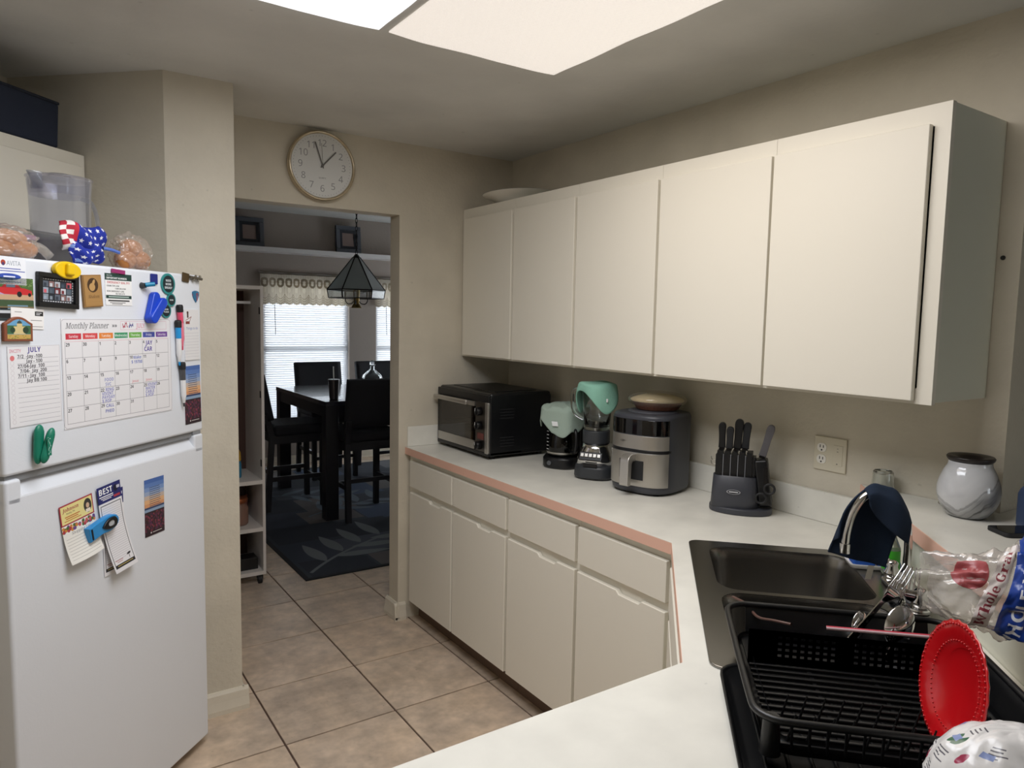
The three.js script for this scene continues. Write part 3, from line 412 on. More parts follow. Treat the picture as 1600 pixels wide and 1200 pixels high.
{ // things to do pad, two bookmarks
  stick('note_pad', 'narrow white things to do pad with a small picture at its top', 'paper', card(.078, .172, .003), paper(canvasTex(256, 564, (g, w, h) => { g.fillStyle = '#e9e8e8'; g.fillRect(0, 0, w, h); g.fillStyle = '#4a2c26'; g.fillRect(46, 40, 26, 50); g.beginPath(); g.arc(58, 34, 16, 0, 7); g.fill(); g.strokeStyle = '#8a3c34'; g.lineWidth = 6; g.beginPath(); g.moveTo(20, 120); g.lineTo(120, 80); g.lineTo(80, 150); g.stroke(); g.fillStyle = '#8a3c34'; g.fillRect(20, 130, 70, 30); g.fillStyle = '#5a5a64'; g.font = 'bold 30px serif'; g.fillText('● ● ● ●', 96, 158); g.fillStyle = '#6a80b8'; g.font = '38px sans-serif'; g.fillText('Things to do', 26, 222); g.strokeStyle = '#b4b4bc'; g.lineWidth = 2; for (let i = 0; i < 9; i++) { g.beginPath(); g.moveTo(10, 262 + i * 33); g.lineTo(w - 10, 262 + i * 33); g.stroke(); } })), .056, 1.506, .01);
  const bmTex = canvasTex(192, 420, (g, w, h) => { const sky = ['#4a6cae', '#5f80bc', '#7c98c8', '#9cacc8', '#c8b6a8', '#e0b080', '#d89a6c']; sky.forEach((c, i) => { g.fillStyle = c; g.fillRect(0, i * 30, w, 31); }); g.fillStyle = '#38466a'; g.fillRect(0, 206, w, 14); g.fillStyle = '#8fa6c0'; g.fillRect(0, 220, w, 22); g.fillStyle = '#2e1c24'; g.fillRect(0, 240, w, 180); for (let i = 0; i < 200; i++) { g.fillStyle = ['#6a2a38', '#8a3a4c', '#3a2430', '#5a2c50', '#442a2a'][i % 5]; g.fillRect(rnd() * w, 246 + rnd() * 130, 10, 14); } g.fillStyle = '#2a3a5a'; for (let i = 0; i < 10; i++) g.fillRect(46, 62 + i * 15, 90 + rnd() * 30, 4); g.fillStyle = '#e8e4e0'; g.fillRect(74, 396, 90, 4); g.beginPath(); g.arc(58, 398, 6, 0, 7); g.fill(); });
  stick('bookmark', 'sunset flower field bookmark on the freezer door', 'bookmark', card(.088, .200), paper(bmTex), .056, 1.300, .02, F0); stick('bookmark', 'sunset flower field bookmark on the lower refrigerator door', 'bookmark', card(.092, .184), paper(bmTex), .264, .960, -.01, F0);
}
{ // green clip
  const o = stickG('bag_clip', 'green plastic chip clip near the bottom of the freezer door', 'clip', .703, 1.238, 0, .003); const gr = mat(0x0f7a60, .4);
  const jaw = (x0, y0, x1, y1, r0, r1, z) => { const n = 10, pts = []; for (let i = 0; i <= n; i++) { const k = i / n, r = r0 + (r1 - r0) * k; pts.push(k, r); } const d = V(x1 - x0, y1 - y0, 0), g = new THREE.CapsuleGeometry(1, 2, 6, 14); const p = g.attributes.position, L = d.length(); for (let i = 0; i < p.count; i++) { const k = (p.getY(i) + 2) / 4, r = r0 + (r1 - r0) * Math.max(0, Math.min(1, k)); p.setXYZ(i, p.getX(i) * r, (p.getY(i)) * L / 4 , p.getZ(i) * .009); } g.rotateZ(Math.atan2(d.y, d.x) - Math.PI / 2); g.translate((x0 + x1) / 2, (y0 + y1) / 2, z); g.computeVertexNormals(); return g; };
  part('back_jaw', jaw(-.012, -.052, -.002, .05, .012, .015, .010), gr, o); part('front_jaw', jaw(-.008, -.05, .026, .038, .013, .012, .022), gr, o); part('print', card(.012, .05, .0006), paper(canvasTex(48, 200, (g) => { g.fillStyle = '#0f7a60'; g.fillRect(0, 0, 48, 200); g.fillStyle = '#dff0ea'; for (let i = 0; i < 14; i++) g.fillRect(6 + rnd() * 30, 8 + i * 13, 8 + rnd() * 8, 5); })), o).position.set(.004, -.006, .0315);
}
{ // notepads with blue clip on the lower door
  const curl = (w, h, top, c1, c2) => sheet((u, v) => [(u - .5) * w, (.5 - v) * h, .0012 + c1 * Math.pow(v, 3) + c2 * v * v * Math.sin(u * 3.1)], 8, 16, .0008);
  const flip = t => { t.flipY = false; return t; };
  const p1 = part(numbered('notepad'), curl(.118, .165, 0, .02, .006), paper(flip(canvasTex(384, 540, (g, w, h) => { g.fillStyle = '#f1efe8'; g.fillRect(0, 0, w, h); g.fillStyle = '#efe39a'; g.fillRect(0, 0, w, 180); g.strokeStyle = '#a83244'; g.lineWidth = 12; g.strokeRect(6, 6, w - 12, 176); g.fillStyle = '#3c3a34'; g.beginPath(); g.ellipse(318, 92, 46, 66, 0, 0, 7); g.fill(); g.fillStyle = '#d8b89a'; g.beginPath(); g.ellipse(318, 92, 20, 26, 0, 0, 7); g.fill(); g.fillStyle = '#f4ead8'; g.fillRect(290, 122, 56, 32); g.fillStyle = '#a02a3c'; g.font = 'italic bold 44px serif'; g.fillText('Johnson', 34, 66); g.font = '22px sans-serif'; g.fillStyle = '#5a4434'; g.fillText('Realty, PA', 70, 94); g.fillStyle = '#c87030'; g.fillRect(50, 112, 170, 9); g.fillRect(60, 130, 140, 9); g.fillRect(40, 150, 190, 7);
    const f = ['#b03a44', '#d08a3c', '#4a6a34', '#c85a5e', '#6a4a8a']; for (let i = 0; i < 60; i++) { g.fillStyle = f[i % 5]; g.beginPath(); g.arc(rnd() * w, 206 + rnd() * 40, 15, 0, 7); g.fill(); } g.fillStyle = '#6a6a70'; g.font = 'italic 34px serif'; g.fillText('Shopping List', 90, 290); g.strokeStyle = '#a8a6a2'; g.lineWidth = 3; for (let i = 0; i < 8; i++) { g.beginPath(); g.moveTo(24, 318 + i * 27); g.lineTo(w - 24, 318 + i * 27); g.stroke(); } }))), scene);
  p1.position.set(...FW(.577, .977, -.002)); p1.rotation.set(0, DG, 0); p1.rotateZ(.11); p1.userData = { label: 'notepad sheet with a red and yellow header under the blue clip', category: 'notepad' };
  const t2 = flip(canvasTex(320, 900, (g, w, h) => { g.fillStyle = '#eeedf0'; g.fillRect(0, 0, w, h); g.fillStyle = '#23286a'; g.fillRect(0, 0, w, 170); g.fillStyle = '#fff'; g.font = 'bold 84px sans-serif'; g.fillText('BEST', 16, 84); g.fillRect(20, 100, 190, 10); g.fillRect(40, 120, 170, 7); g.fillRect(60, 136, 120, 7); g.fillStyle = '#101230'; g.beginPath(); g.arc(250, 62, 34, 0, 7); g.fill(); g.fillStyle = '#c8c8d8'; g.fillRect(262, 40, 44, 30); g.fillStyle = '#b03a48'; g.fillRect(214, 126, 88, 24); g.strokeStyle = '#23232c'; g.lineWidth = 7; g.strokeRect(24, 196, w - 48, 660); g.strokeStyle = '#b6b4bc'; g.lineWidth = 3; for (let i = 0; i < 26; i++) { g.beginPath(); g.moveTo(36, 226 + i * 22); g.lineTo(w - 36, 226 + i * 22); g.stroke(); } g.fillStyle = '#26242a'; g.fillRect(28, 824, w - 56, 30); g.fillRect(238, 770, 5, 36); g.beginPath(); g.ellipse(238, 766, 32, 13, -.3, 0, 7); g.fill(); g.fillStyle = '#eeedf0'; g.fillRect(200, 772, 78, 10); g.fillStyle = '#26242a'; g.fillRect(236, 770, 5, 40); g.fillStyle = '#b05a5c'; g.fillRect(40, 780, 110, 6); g.fillRect(60, 798, 80, 5); g.fillStyle = '#c8b468'; g.fillRect(50, 836, 220, 7); }));
  const back = part(numbered('notepad'), sheet((u, v) => [(u - .5) * .088, (.5 - v) * .25, .001], 2, 2, .0012), paper(t2), scene); back.position.set(...FW(.446, .93, -.001)); back.rotation.set(0, DG, 0); back.rotateZ(.02); back.userData = { label: 'lower sheet of the dark blue headed notepad, mostly hidden behind the top sheet', category: 'notepad' };
  const p2 = part(numbered('notepad'), sheet((u, v) => [(u - .5) * .092 + .02 * v * v, (.5 - v) * .268, .004 + .004 * v + .030 * Math.max(0, v - .45) * v], 8, 18, .0008), paper(t2), scene); p2.position.set(...FW(.454, .944, -.0015)); p2.rotation.set(0, DG, 0); p2.rotateZ(.09); p2.userData = { label: 'top sheet of the dark blue headed notepad, curling off the door', category: 'notepad' };
  const o = stickG('bag_clip', 'light blue clip with a black eye shaped pad on the lower door', 'clip', .507, .966, .16, .012); const bl = mat(0x2d8fd2, .3);
  part('body', (() => { const s = new THREE.Shape(); s.moveTo(-.056, -.022); s.lineTo(-.01, -.017); s.quadraticCurveTo(.03, -.026, .046, -.012); s.quadraticCurveTo(.058, 0, .046, .012); s.quadraticCurveTo(.03, .022, -.01, .018); s.lineTo(-.056, .014); return new THREE.ExtrudeGeometry(s, { depth: .012, bevelSize: .003, bevelThickness: .004, bevelSegments: 3 }); })(), bl, o);
  part('pad', (() => { const s = new THREE.Shape(); s.moveTo(-.012, 0); s.quadraticCurveTo(.008, .022, .036, .013); s.quadraticCurveTo(.05, 0, .036, -.013); s.quadraticCurveTo(.008, -.02, -.012, 0); const h = new THREE.Path(); h.absellipse(.02, 0, .013, .009, 0, Math.PI * 2); s.holes.push(h); return new THREE.ExtrudeGeometry(s, { depth: .005, bevelSize: .001, bevelThickness: .001, bevelSegments: 1 }).translate(0, 0, .015); })(), M.black, o); part('button', (() => { const s = new THREE.Shape(); s.absellipse(.02, 0, .012, .008, 0, Math.PI * 2); return new THREE.ExtrudeGeometry(s, { depth: .003, bevelEnabled: false }).translate(0, 0, .016); })(), mat(0xb8bcc0, .3), o); part('jaw_strip', box(-.054, -.049, -.019, .012, .0155, .0175), M.black, o);
}
// ---------------------------------------------------------------- on and above the refrigerator
{
  const o = thing('fridge_cabinet', 'cream wall cabinet above the refrigerator', 'cabinet', FP, DG);
  part('carcass', merge([box(-.87, .073, 1.842, 1.858, -.826, -.53), box(-.87, .073, 2.125, 2.143, -.826, -.53), box(.057, .073, 1.858, 2.125, -.826, -.53), box(-.87, -.854, 1.858, 2.125, -.826, -.53), box(-.854, .057, 1.858, 2.125, -.826, -.815)]), M.cabEnd, o);
  part('face_frame', merge([box(-.87, .073, 1.842, 1.875, -.53, -.512), box(-.87, .073, 2.09, 2.145, -.53, -.512), box(.035, .073, 1.875, 2.09, -.53, -.512), box(-.87, -.83, 1.875, 2.09, -.53, -.512)]), M.cab, o);
  part('door', rbox(-.395, .042, 1.846, 2.10, -.511, -.493, .003), M.cab, o); part('door', rbox(-.84, -.402, 1.846, 2.10, -.511, -.493, .003), M.cab, o);
  const b = thing('storage_bin', 'navy fabric box lying on the cabinet above the refrigerator', 'box', FW(.24, 2.1455, .66), DG);
  const g = new RoundedBoxGeometry(.41, .155, .30, 6, .012); { const p = g.attributes.position; for (let i = 0; i < p.count; i++) { const x = p.getX(i), y = p.getY(i), z = p.getZ(i); p.setXYZ(i, x + .008 * fbm(x * 9, y * 14, z * 9) + (x > .15 ? .014 * Math.sin(y * 40) : 0), y + .012 * fbm(x * 7, 3, z * 7) * (y > 0 ? 1 : 0) - .02 * Math.min(0, x) * (y > 0 ? 1 : 0), z + .012 * fbm(x * 8, y * 12, 5)); } g.computeVertexNormals(); } g.translate(0, .078, 0);
  part('shell', g, mat(0x1c2436, .85, { bumpMap: rep(orange, 6), bumpScale: .0008 }), b); part('seam', rbox(-.2, .205, .148, .158, .135, .153, .003), mat(0x141a28, .85), b);
  // pitcher
  const p = thing('pitcher', 'clear plastic pitcher with a lid on the refrigerator', 'pitcher', FW(.424, 1.7115, .16), DG);
  const cp = mat(0xe4e6ec, .06, { transmission: .9, thickness: 0 });
  part('body', lathe([[0, .003], [.07, .003], [.074, .01], [.079, .2], [.083, .245]], 56), cp, p);
  part('lid', lathe([[.0775, .2], [.0805, .246], [.086, .249], [.086, .253], [.03, .255], [.028, .264], [0, .265]], 48), mat(0xe6e6ee, .08, { transmission: .92, thickness: 0 }), p);
  part('handle', tube([[.084, .205, .0], [.118, .2, 0], [.14, .16, 0], [.142, .1, 0], [.125, .06, 0], [.084, .045, 0]], .0065, 40, 10), cp, p); part('spout', sheet((u, v) => [-.083 - .028 * v * Math.sin(u * 3.14), .21 + .045 * v, -.02 + .04 * u], 8, 6, .002), cp, p);
  // flag bag
  const star = (g, x, y, r) => { g.beginPath(); for (let i = 0; i < 10; i++) { const a = -Math.PI / 2 + i * Math.PI / 5, q = i % 2 ? r * .45 : r; g.lineTo(x + q * Math.cos(a), y + q * Math.sin(a)); } g.fill(); };
  const flagTex = canvasTex(512, 240, (g, w, h) => { g.fillStyle = '#1c2f9a'; g.fillRect(0, 0, w, h); g.fillStyle = '#f0f0f4'; for (let i = 0; i < 5; i++) for (let j = 0; j < 4; j++) star(g, 196 + i * 72 + (j % 2) * 30, 30 + j * 62, 21); g.fillStyle = '#c3283c'; g.fillRect(128, 0, 34, h); for (let i = 0; i < 8; i++) { g.fillStyle = i % 2 ? '#ece6e2' : '#b4283a'; g.fillRect(0, i * 40, 66, 40); g.fillStyle = i % 2 ? '#b4283a' : '#ece6e2'; g.fillRect(66, i * 40, 62, 40); } });
  const cloth = thing('flag_mitt', 'stars and stripes cloth bundle in front of the pitcher', 'cloth', FW(.482, 1.7135, .05), DG);
  const fold = (w, h, y, z, ph) => sheet((u, v) => { const a = (v - .5) * 2, cu = (u - .5) * 2; return [cu * w * (1 - .25 * a * a * (cu < 0 ? 1 : .3)), y + h * a * .5 + .006 * Math.sin(u * 7 + ph), z + .028 * Math.sqrt(Math.max(0, 1 - a * a)) * (1 - .5 * cu * cu) + .006 * Math.sin(u * 11 + v * 5 + ph)]; }, 30, 18, .004);
  const fm = mat(0xffffff, .85, { map: flagTex }); part('upper_fold', fold(.083, .075, .072, 0, 0), fm, cloth); part('lower_fold', (() => { const g = fold(.06, .055, .030, .006, 2); const uv = g.attributes.uv; for (let i = 0; i < uv.count; i++) uv.setX(i, .36 + uv.getX(i) * .6); g.translate(.006, 0, 0); return g; })(), fm, cloth); part('tie', tube([[.066, .05, .02], [.095, .048, .026], [.12, .042, .03]], .005, 12, 8), mat(0x5a78c8, .5), cloth); part('lining', sheet((u, v) => [-.06 + u * .03 + v * .03, .05 - v * .046, .012 + .012 * Math.sin(u * 3)], 8, 8, .003), mat(0x7c98d8, .7), cloth);
  // bread bags
  const bunM = mat(0xbf7c3a, .5, { bumpMap: rep(orange, 3), bumpScale: .001 }), film = mat(0xf4efe8, .12, { transmission: .82, thickness: 0 });
  const blob = (rx, ry, rz, amp, f, s, det = 5) => { const g = new THREE.IcosahedronGeometry(1, 24); const p = g.attributes.position; for (let i = 0; i < p.count; i++) { const x = p.getX(i), y = p.getY(i), z = p.getZ(i); const n = 1 + amp * fbm(x * f + s, y * f, z * f, 3) + amp * .7 * Math.abs(noise.noise(x * f * 2.3, y * f * 2.3 + s, z * f * 2.3)); p.setXYZ(i, x * rx * n, Math.max(y * ry * n, -ry * .82), z * rz * n); } const q = mergeVertices(g.deleteAttribute('normal') && g); q.computeVertexNormals(); q.translate(0, ry * .82, 0); return q; };
  const bag = (label, u, d, rx, ry, rz, s, tail) => { const o = thing('bun_bag', label, 'bread', FW(u, 1.7115, d), DG, 'bags of rolls on the refrigerator'); let k = 0; for (const [x, y, z] of [[-.42, .46, .2], [.42, .5, .25], [0, .46, -.35], [-.15, 1.05, .15], [.3, 1.05, -.15]]) part('bun', (() => { const q = new THREE.SphereGeometry(1, 20, 14); q.scale(rx * .52, ry * .5, rz * .52); q.translate(x * rx, y * ry + .002, z * rz); return q; })(), bunM, o); part('wrapper', blob(rx, ry, rz, .22, 2.1, s), film, o); part('twist', tail, film, o); };
  bag('clear bag of brown rolls at the right end of the refrigerator top', .268, .06, .070, .060, .052, 1.7, tube([[-.05, .085, .02], [-.085, .08, .035], [-.1, .086, .04]], .007, 10, 7));
  bag('clear bag of golden rolls at the left edge of the refrigerator top', .70, .07, .08, .046, .055, 6.2, tube([[.05, .04, .02], [.08, .03, .03], [.1, .012, .035]], .012, 10, 7));
  const pu = thing('purple_container', 'purple plastic container between the roll bag and flag cloth', 'container', FW(.60, 1.7115, .2), DG); part('tub', loft([[rrPts(.11, .1, .015), 0], [rrPts(.135, .12, .018), .066], [rrPts(.129, .114, .016), .066], [rrPts(.105, .095, .014), .003]], true, true), mat(0x7c1d74, .35), pu); part('rim', loft([[rrPts(.145, .13, .02), .062], [rrPts(.145, .13, .02), .074], [rrPts(.128, .113, .016), .074], [rrPts(.128, .113, .016), .062]]), mat(0x8a2482, .35), pu);
}
// ---------------------------------------------------------------- appliances on the counter
const CY = .9145;
{ // toaster oven, front towards -x
  const o = thing('toaster_oven', 'black and steel toaster oven in the counter corner', 'toaster oven', [-.448, CY, .264], -Math.PI / 2);
  const W = .5, h = .30, y0 = .016, d = .36;
  part('shell', merge([rbox(-W / 2, W / 2, h - .018, h + .016, -d, -.004, .014, 4), rbox(-W / 2, -W / 2 + .014, y0, h, -d, -.004, .005), rbox(.125, W / 2, y0, h, -d, -.004, .006), rbox(-W / 2, W / 2, y0, y0 + .02, -d, -.004, .005), rbox(-W / 2, W / 2, y0, h, -d, -d + .015, .005)]), M.black, o);
  part('front_frame', merge([rbox(-W / 2, W / 2, h - .03, h + .006, -.006, .006, .004), rbox(-W / 2, W / 2, y0, y0 + .018, -.006, .006, .004), rbox(-W / 2, -W / 2 + .012, y0, h, -.006, .006, .004)]), M.black, o);
  const door = part('door', merge([box(-.235, .128, y0 + .02, y0 + .062, .002, .010), box(-.235, .128, h - .055, h - .032, .002, .010)]), M.brushed, o);
  part('pane', box(-.235, .128, y0 + .062, h - .055, .003, .008), mat(0xc8c6c4, .04, { transmission: 1, thickness: 0 }), door);
  part('handle', merge([rbox(-.232, .1, h - .05, h - .028, .028, .044, .006, 3), box(-.215, -.195, h - .046, h - .032, .008, .032), box(.06, .08, h - .046, h - .032, .008, .032)]), M.brushed, door);
  const pn = part('control_panel', rbox(.135, .222, y0 + .018, h - .03, 0, .008, .002), mat(0x6e6a66, .3, { metalness: 1 }), o);
  part('side_trim', rbox(.222, .249, y0 + .012, h - .028, -.004, .010, .004), M.brushed, o);
  for (const [y, k] of [[.225, 0], [.158, 1], [.062, 2]]) { const g = lathe([[0, .024], [.014, .024], [.019, .02], [.021, 0], [0, 0]], 28); g.rotateX(Math.PI / 2); g.translate(.176, y, .008); const kn = part('knob', merge([g, rbox(.173, .179, y - .018, y + .018, .026, .036, .002)]), M.black, o); part('pointer', box(.175, .177, y + .002, y + .017, .036, .0368), M.white, kn); }
  part('warning_label', box(.155, .212, .092, .122, .008, .0088), mat(0x6a3630, .5), o);
  const wires = []; for (let i = 0; i < 12; i++) wires.push(rod([-.225, .135, -.02 - i * .026], [.12, .135, -.02 - i * .026], .0016, 6)); wires.push(rod([-.225, .135, -.015], [-.225, .135, -.32], .0025, 6), rod([.12, .135, -.015], [.12, .135, -.32], .0025, 6));
  part('cavity_liner', merge([box(-.234, -.231, .038, h - .02, -.34, -.008), box(-.234, .124, .038, h - .02, -.343, -.34), box(-.234, .124, .036, .039, -.34, -.008)]), mat(0x8a8784, .4, { metalness: .6 }), o);
  part('wire_rack', merge(wires), M.chrome, o); part('crumb_tray', box(-.232, .122, .04, .044, -.33, -.01), mat(0x5a5654, .35, { metalness: 1 }), o);
  for (const y of [.07, .225]) part('heating_element', rod([-.232, y, -.16], [.124, y, -.16], .005, 8), mat(0x7a7672, .5), o);
  for (const r of [0, 1, 2, 3]) for (const y of [.235, .10]) part('vent', box(.2495, .2508, y - r * .014, y - r * .014 + .005, -.14, -.06), M.blackMatte, o);
  for (const x of [-.21, .21]) for (const z of [-.04, -.32]) part('foot', cyl(.014, .016, .017, x, 0, z, 16), M.blackMatte, o);
  const ro = part('roof_panel', rbox(-.2, .2, h + .0155, h + .019, -.3, -.06, .002), M.black, o);
}
const cosw = (a, e) => Math.sign(Math.cos(a)) * Math.pow(Math.abs(Math.cos(a)), 2 / e), sinw = (a, e) => Math.sign(Math.sin(a)) * Math.pow(Math.abs(Math.sin(a)), 2 / e);
const sup = (w, d, e, n = 72) => Array.from({ length: n }, (_, i) => { const a = i / n * Math.PI * 2; return [w / 2 * cosw(a, e), d / 2 * sinw(a, e)]; });
// strip of a superellipse wall between angles, facing out
const strip = (w, d, e, a0, a1, y0, y1, th, n = 40) => { const s = new THREE.Shape(), out = [], inn = []; for (let i = 0; i <= n; i++) { const a = a0 + (a1 - a0) * i / n; out.push([(w / 2 + th) * cosw(a, e), (d / 2 + th) * sinw(a, e)]); inn.push([(w / 2 - .002) * cosw(a, e), (d / 2 - .002) * sinw(a, e)]); } return prism(out.concat(inn.reverse()), y0, y1, [], .0008); };
{ // coffee maker
  const o = thing('coffee_maker', 'black coffee maker with a glass carafe between the oven and blender', 'coffee maker', [-.205, CY, .775], -1.05);
  part('base', loft([[sup(.165, .2, 2.6), 0], [sup(.175, .21, 2.6), .008], [sup(.175, .21, 2.6), .042], [sup(.16, .195, 2.6), .052]], true, true), M.black, o);
  part('tower', loft([[sup(.16, .07, 4).map(p => [p[0], p[1] - .065]), .05], [sup(.16, .07, 4).map(p => [p[0], p[1] - .065]), .235]], true, true), M.black, o);
  part('filter_head', loft([[sup(.15, .17, 3), .2], [sup(.16, .19, 3), .215], [sup(.165, .195, 3), .262], [sup(.15, .18, 3), .272]], true, true), M.black, o);
  part('carafe', lathe([[0, .054], [.06, .054], [.068, .062], [.072, .1], [.068, .14], [.056, .178], [.052, .192]], 40), mat(0x4a4440, .05, { transmission: 1, thickness: 0 }), o).position.z = .025;
  const band = part('carafe_band', lathe([[.0695, .066], [.0715, .074]], 40), M.steel, o); band.position.z = .025;
  part('coffee', lathe([[0, .056], [.058, .056], [.066, .064], [.069, .1], [0, .1]], 40), mat(0x120c08, .2), o).position.z = .025;
  part('carafe_lid', cyl(.056, .054, .014, 0, .188, .025), M.black, o); part('handle', tube([[.05, .18, .05], [.085, .178, .085], [.094, .14, .094], [.086, .085, .086], [.052, .075, .052]], .008, 24, 10), M.black, o);
  const lines = []; for (let i = 0; i < 6; i++) lines.push(box(-.008, .004, .085 + i * .016, .0868 + i * .016, .0955 - Math.abs(i - 1.5) * .0006, .0965)); part('level_marks', merge(lines), M.white, o).rotation.y = -.5;
  const bt = cyl(.011, .01, .006, 0, 0, 0, 20); bt.rotateX(Math.PI / 2); bt.translate(-.03, .026, .101); part('button', bt, mat(0x55585c, .3), o);
  const c = thing('kitchen_towel', 'pale grey-green towel draped over the coffee maker', 'towel', [-.205, CY, .775], -1.05);
  const gm = mat(0x9fb0a4, .95, { bumpMap: rep(orange, 5), bumpScale: .0015, sheen: .3, sheenColor: 0xb8c8bc });
  const drop = (a) => .05 + .075 * Math.pow(Math.max(0, Math.cos(a - 1.1)), 3) + .016 * Math.sin(a * 5) + .03 * Math.pow(Math.max(0, Math.cos(a - 2.6)), 8);
  const drape = (rx, rz, top, dropf, wav) => sheet((u, v) => { const a = u * Math.PI * 2, k = v; const r = Math.min(1, k * 1.7), f = Math.max(0, (k - .55) / .45); const R = r * (1 + .05 * f) + wav * f * Math.sin(a * 6 + 1); return [rx * R * cosw(a, 2.6), top - .012 * r * r + .012 * fbm(Math.cos(a) * 3 * r, Math.sin(a) * 3 * r, 2) + .004 * Math.sin(a * 9 + r * 6) * r - dropf(a) * Math.pow(f, 1.1), rz * R * sinw(a, 2.6)]; }, 64, 26, .005);
  part('cloth', drape(.098, .115, .287, drop, .05), gm, c); part('care_label', sheet((u, v) => [-.015 + .028 * u + .006 * v, .218 - .02 * v, .122 + .004 * v], 2, 2, .001), mat(0xdfe2e2, .7), c);
}
{ // blender
  const o = thing('blender', 'charcoal and chrome blender with a glass jar', 'blender', [-.235, CY, 1.03], -1.0);
  part('base', loft([[sup(.165, .165, 2.8), .004], [sup(.172, .172, 2.8), .012], [sup(.168, .168, 2.7), .045], [sup(.160, .160, 2.5), .062]], true, true), M.charcoal, o);
  part('chrome_body', loft([[sup(.160, .160, 2.5), .062], [sup(.152, .152, 2.4), .085], [sup(.138, .138, 2.3), .108], [sup(.119, .119, 2.1), .130], [sup(.112, .112, 2), .15]], true, true), M.chrome, o);
  const pn = part('button_panel', (() => { const g = rbox(-.05, .05, -.019, .019, 0, .008, .004); g.rotateX(-.42); g.translate(0, .098, .0705); return g; })(), M.black, o);
  for (let i = 0; i < 5; i++) { const g = rbox(-.0075, .0075, -.008, .008, 0, .006, .002); g.translate(-.036 + i * .018, .003, .007); g.rotateX(-.42); g.translate(0, .098, .0705); part('button', g, M.steel, pn); }
  part('badge', (() => { const g = rbox(-.03, .03, -.008, .008, 0, .003, .001); g.rotateX(-.1); g.translate(0, .064, .083); return g; })(), M.black, o);
  part('collar', lathe([[.052, .148], [.058, .152], [.058, .2], [.054, .204], [0, .204]], 40), M.charcoal, o);
  part('jar', lathe([[.045, .204], [.052, .206], [.056, .22], [.062, .30], [.074, .39], [.071, .39], [.059, .3], [.053, .222], [0, .214]], 48), M.glassSolid, o);
  part('jar_handle', tube([[-.062, .37, 0], [-.105, .368, 0], [-.112, .34, 0], [-.1, .27, 0], [-.06, .245, 0]], .008, 24, 10), M.glassSolid, o); part('blade', merge([cyl(.012, .008, .016, 0, .21, 0, 16), box(-.03, .03, .226, .228, -.005, .005)]), M.steel, o);
  for (const a of [0.6, 2.2, 3.9, 5.4]) part('foot', cyl(.012, .012, .005, .06 * Math.cos(a), 0, .06 * Math.sin(a), 12), M.blackMatte, o);
  const c = thing('kitchen_towel', 'mint green towel folded over the blender jar', 'towel', [-.235, CY, 1.03], -1.0); const mg = mat(0x8cc0ac, .95, { bumpMap: rep(orange, 5), bumpScale: .0014, sheen: .3, sheenColor: 0xb0d8c8 });
  const dr = a => .03 + .10 * Math.pow(Math.max(0, Math.cos(a - 3.35)), 6) + .095 * Math.pow(Math.max(0, Math.cos(a - .75)), 3.2) + .05 * Math.pow(Math.max(0, Math.cos(a + 1.5)), 2);
  part('cloth', sheet((u, v) => { const a = u * Math.PI * 2, r = Math.min(1, v * 1.8), f = Math.max(0, (v - .52) / .48); const R = r * (1 + .1 * Math.sin(f * 1.6)) + .06 * f * Math.sin(a * 5 + .6); return [.078 * R * Math.cos(a), .402 + .006 * (1 - r) + .004 * Math.sin(a * 3) * r - dr(a) * f, .078 * R * Math.sin(a)]; }, 64, 24, .005), mg, c); part('care_label', sheet((u, v) => [.058 + .006 * u, .345 - .014 * v, .068 - .004 * u], 2, 2, .0012), M.white, c);
}
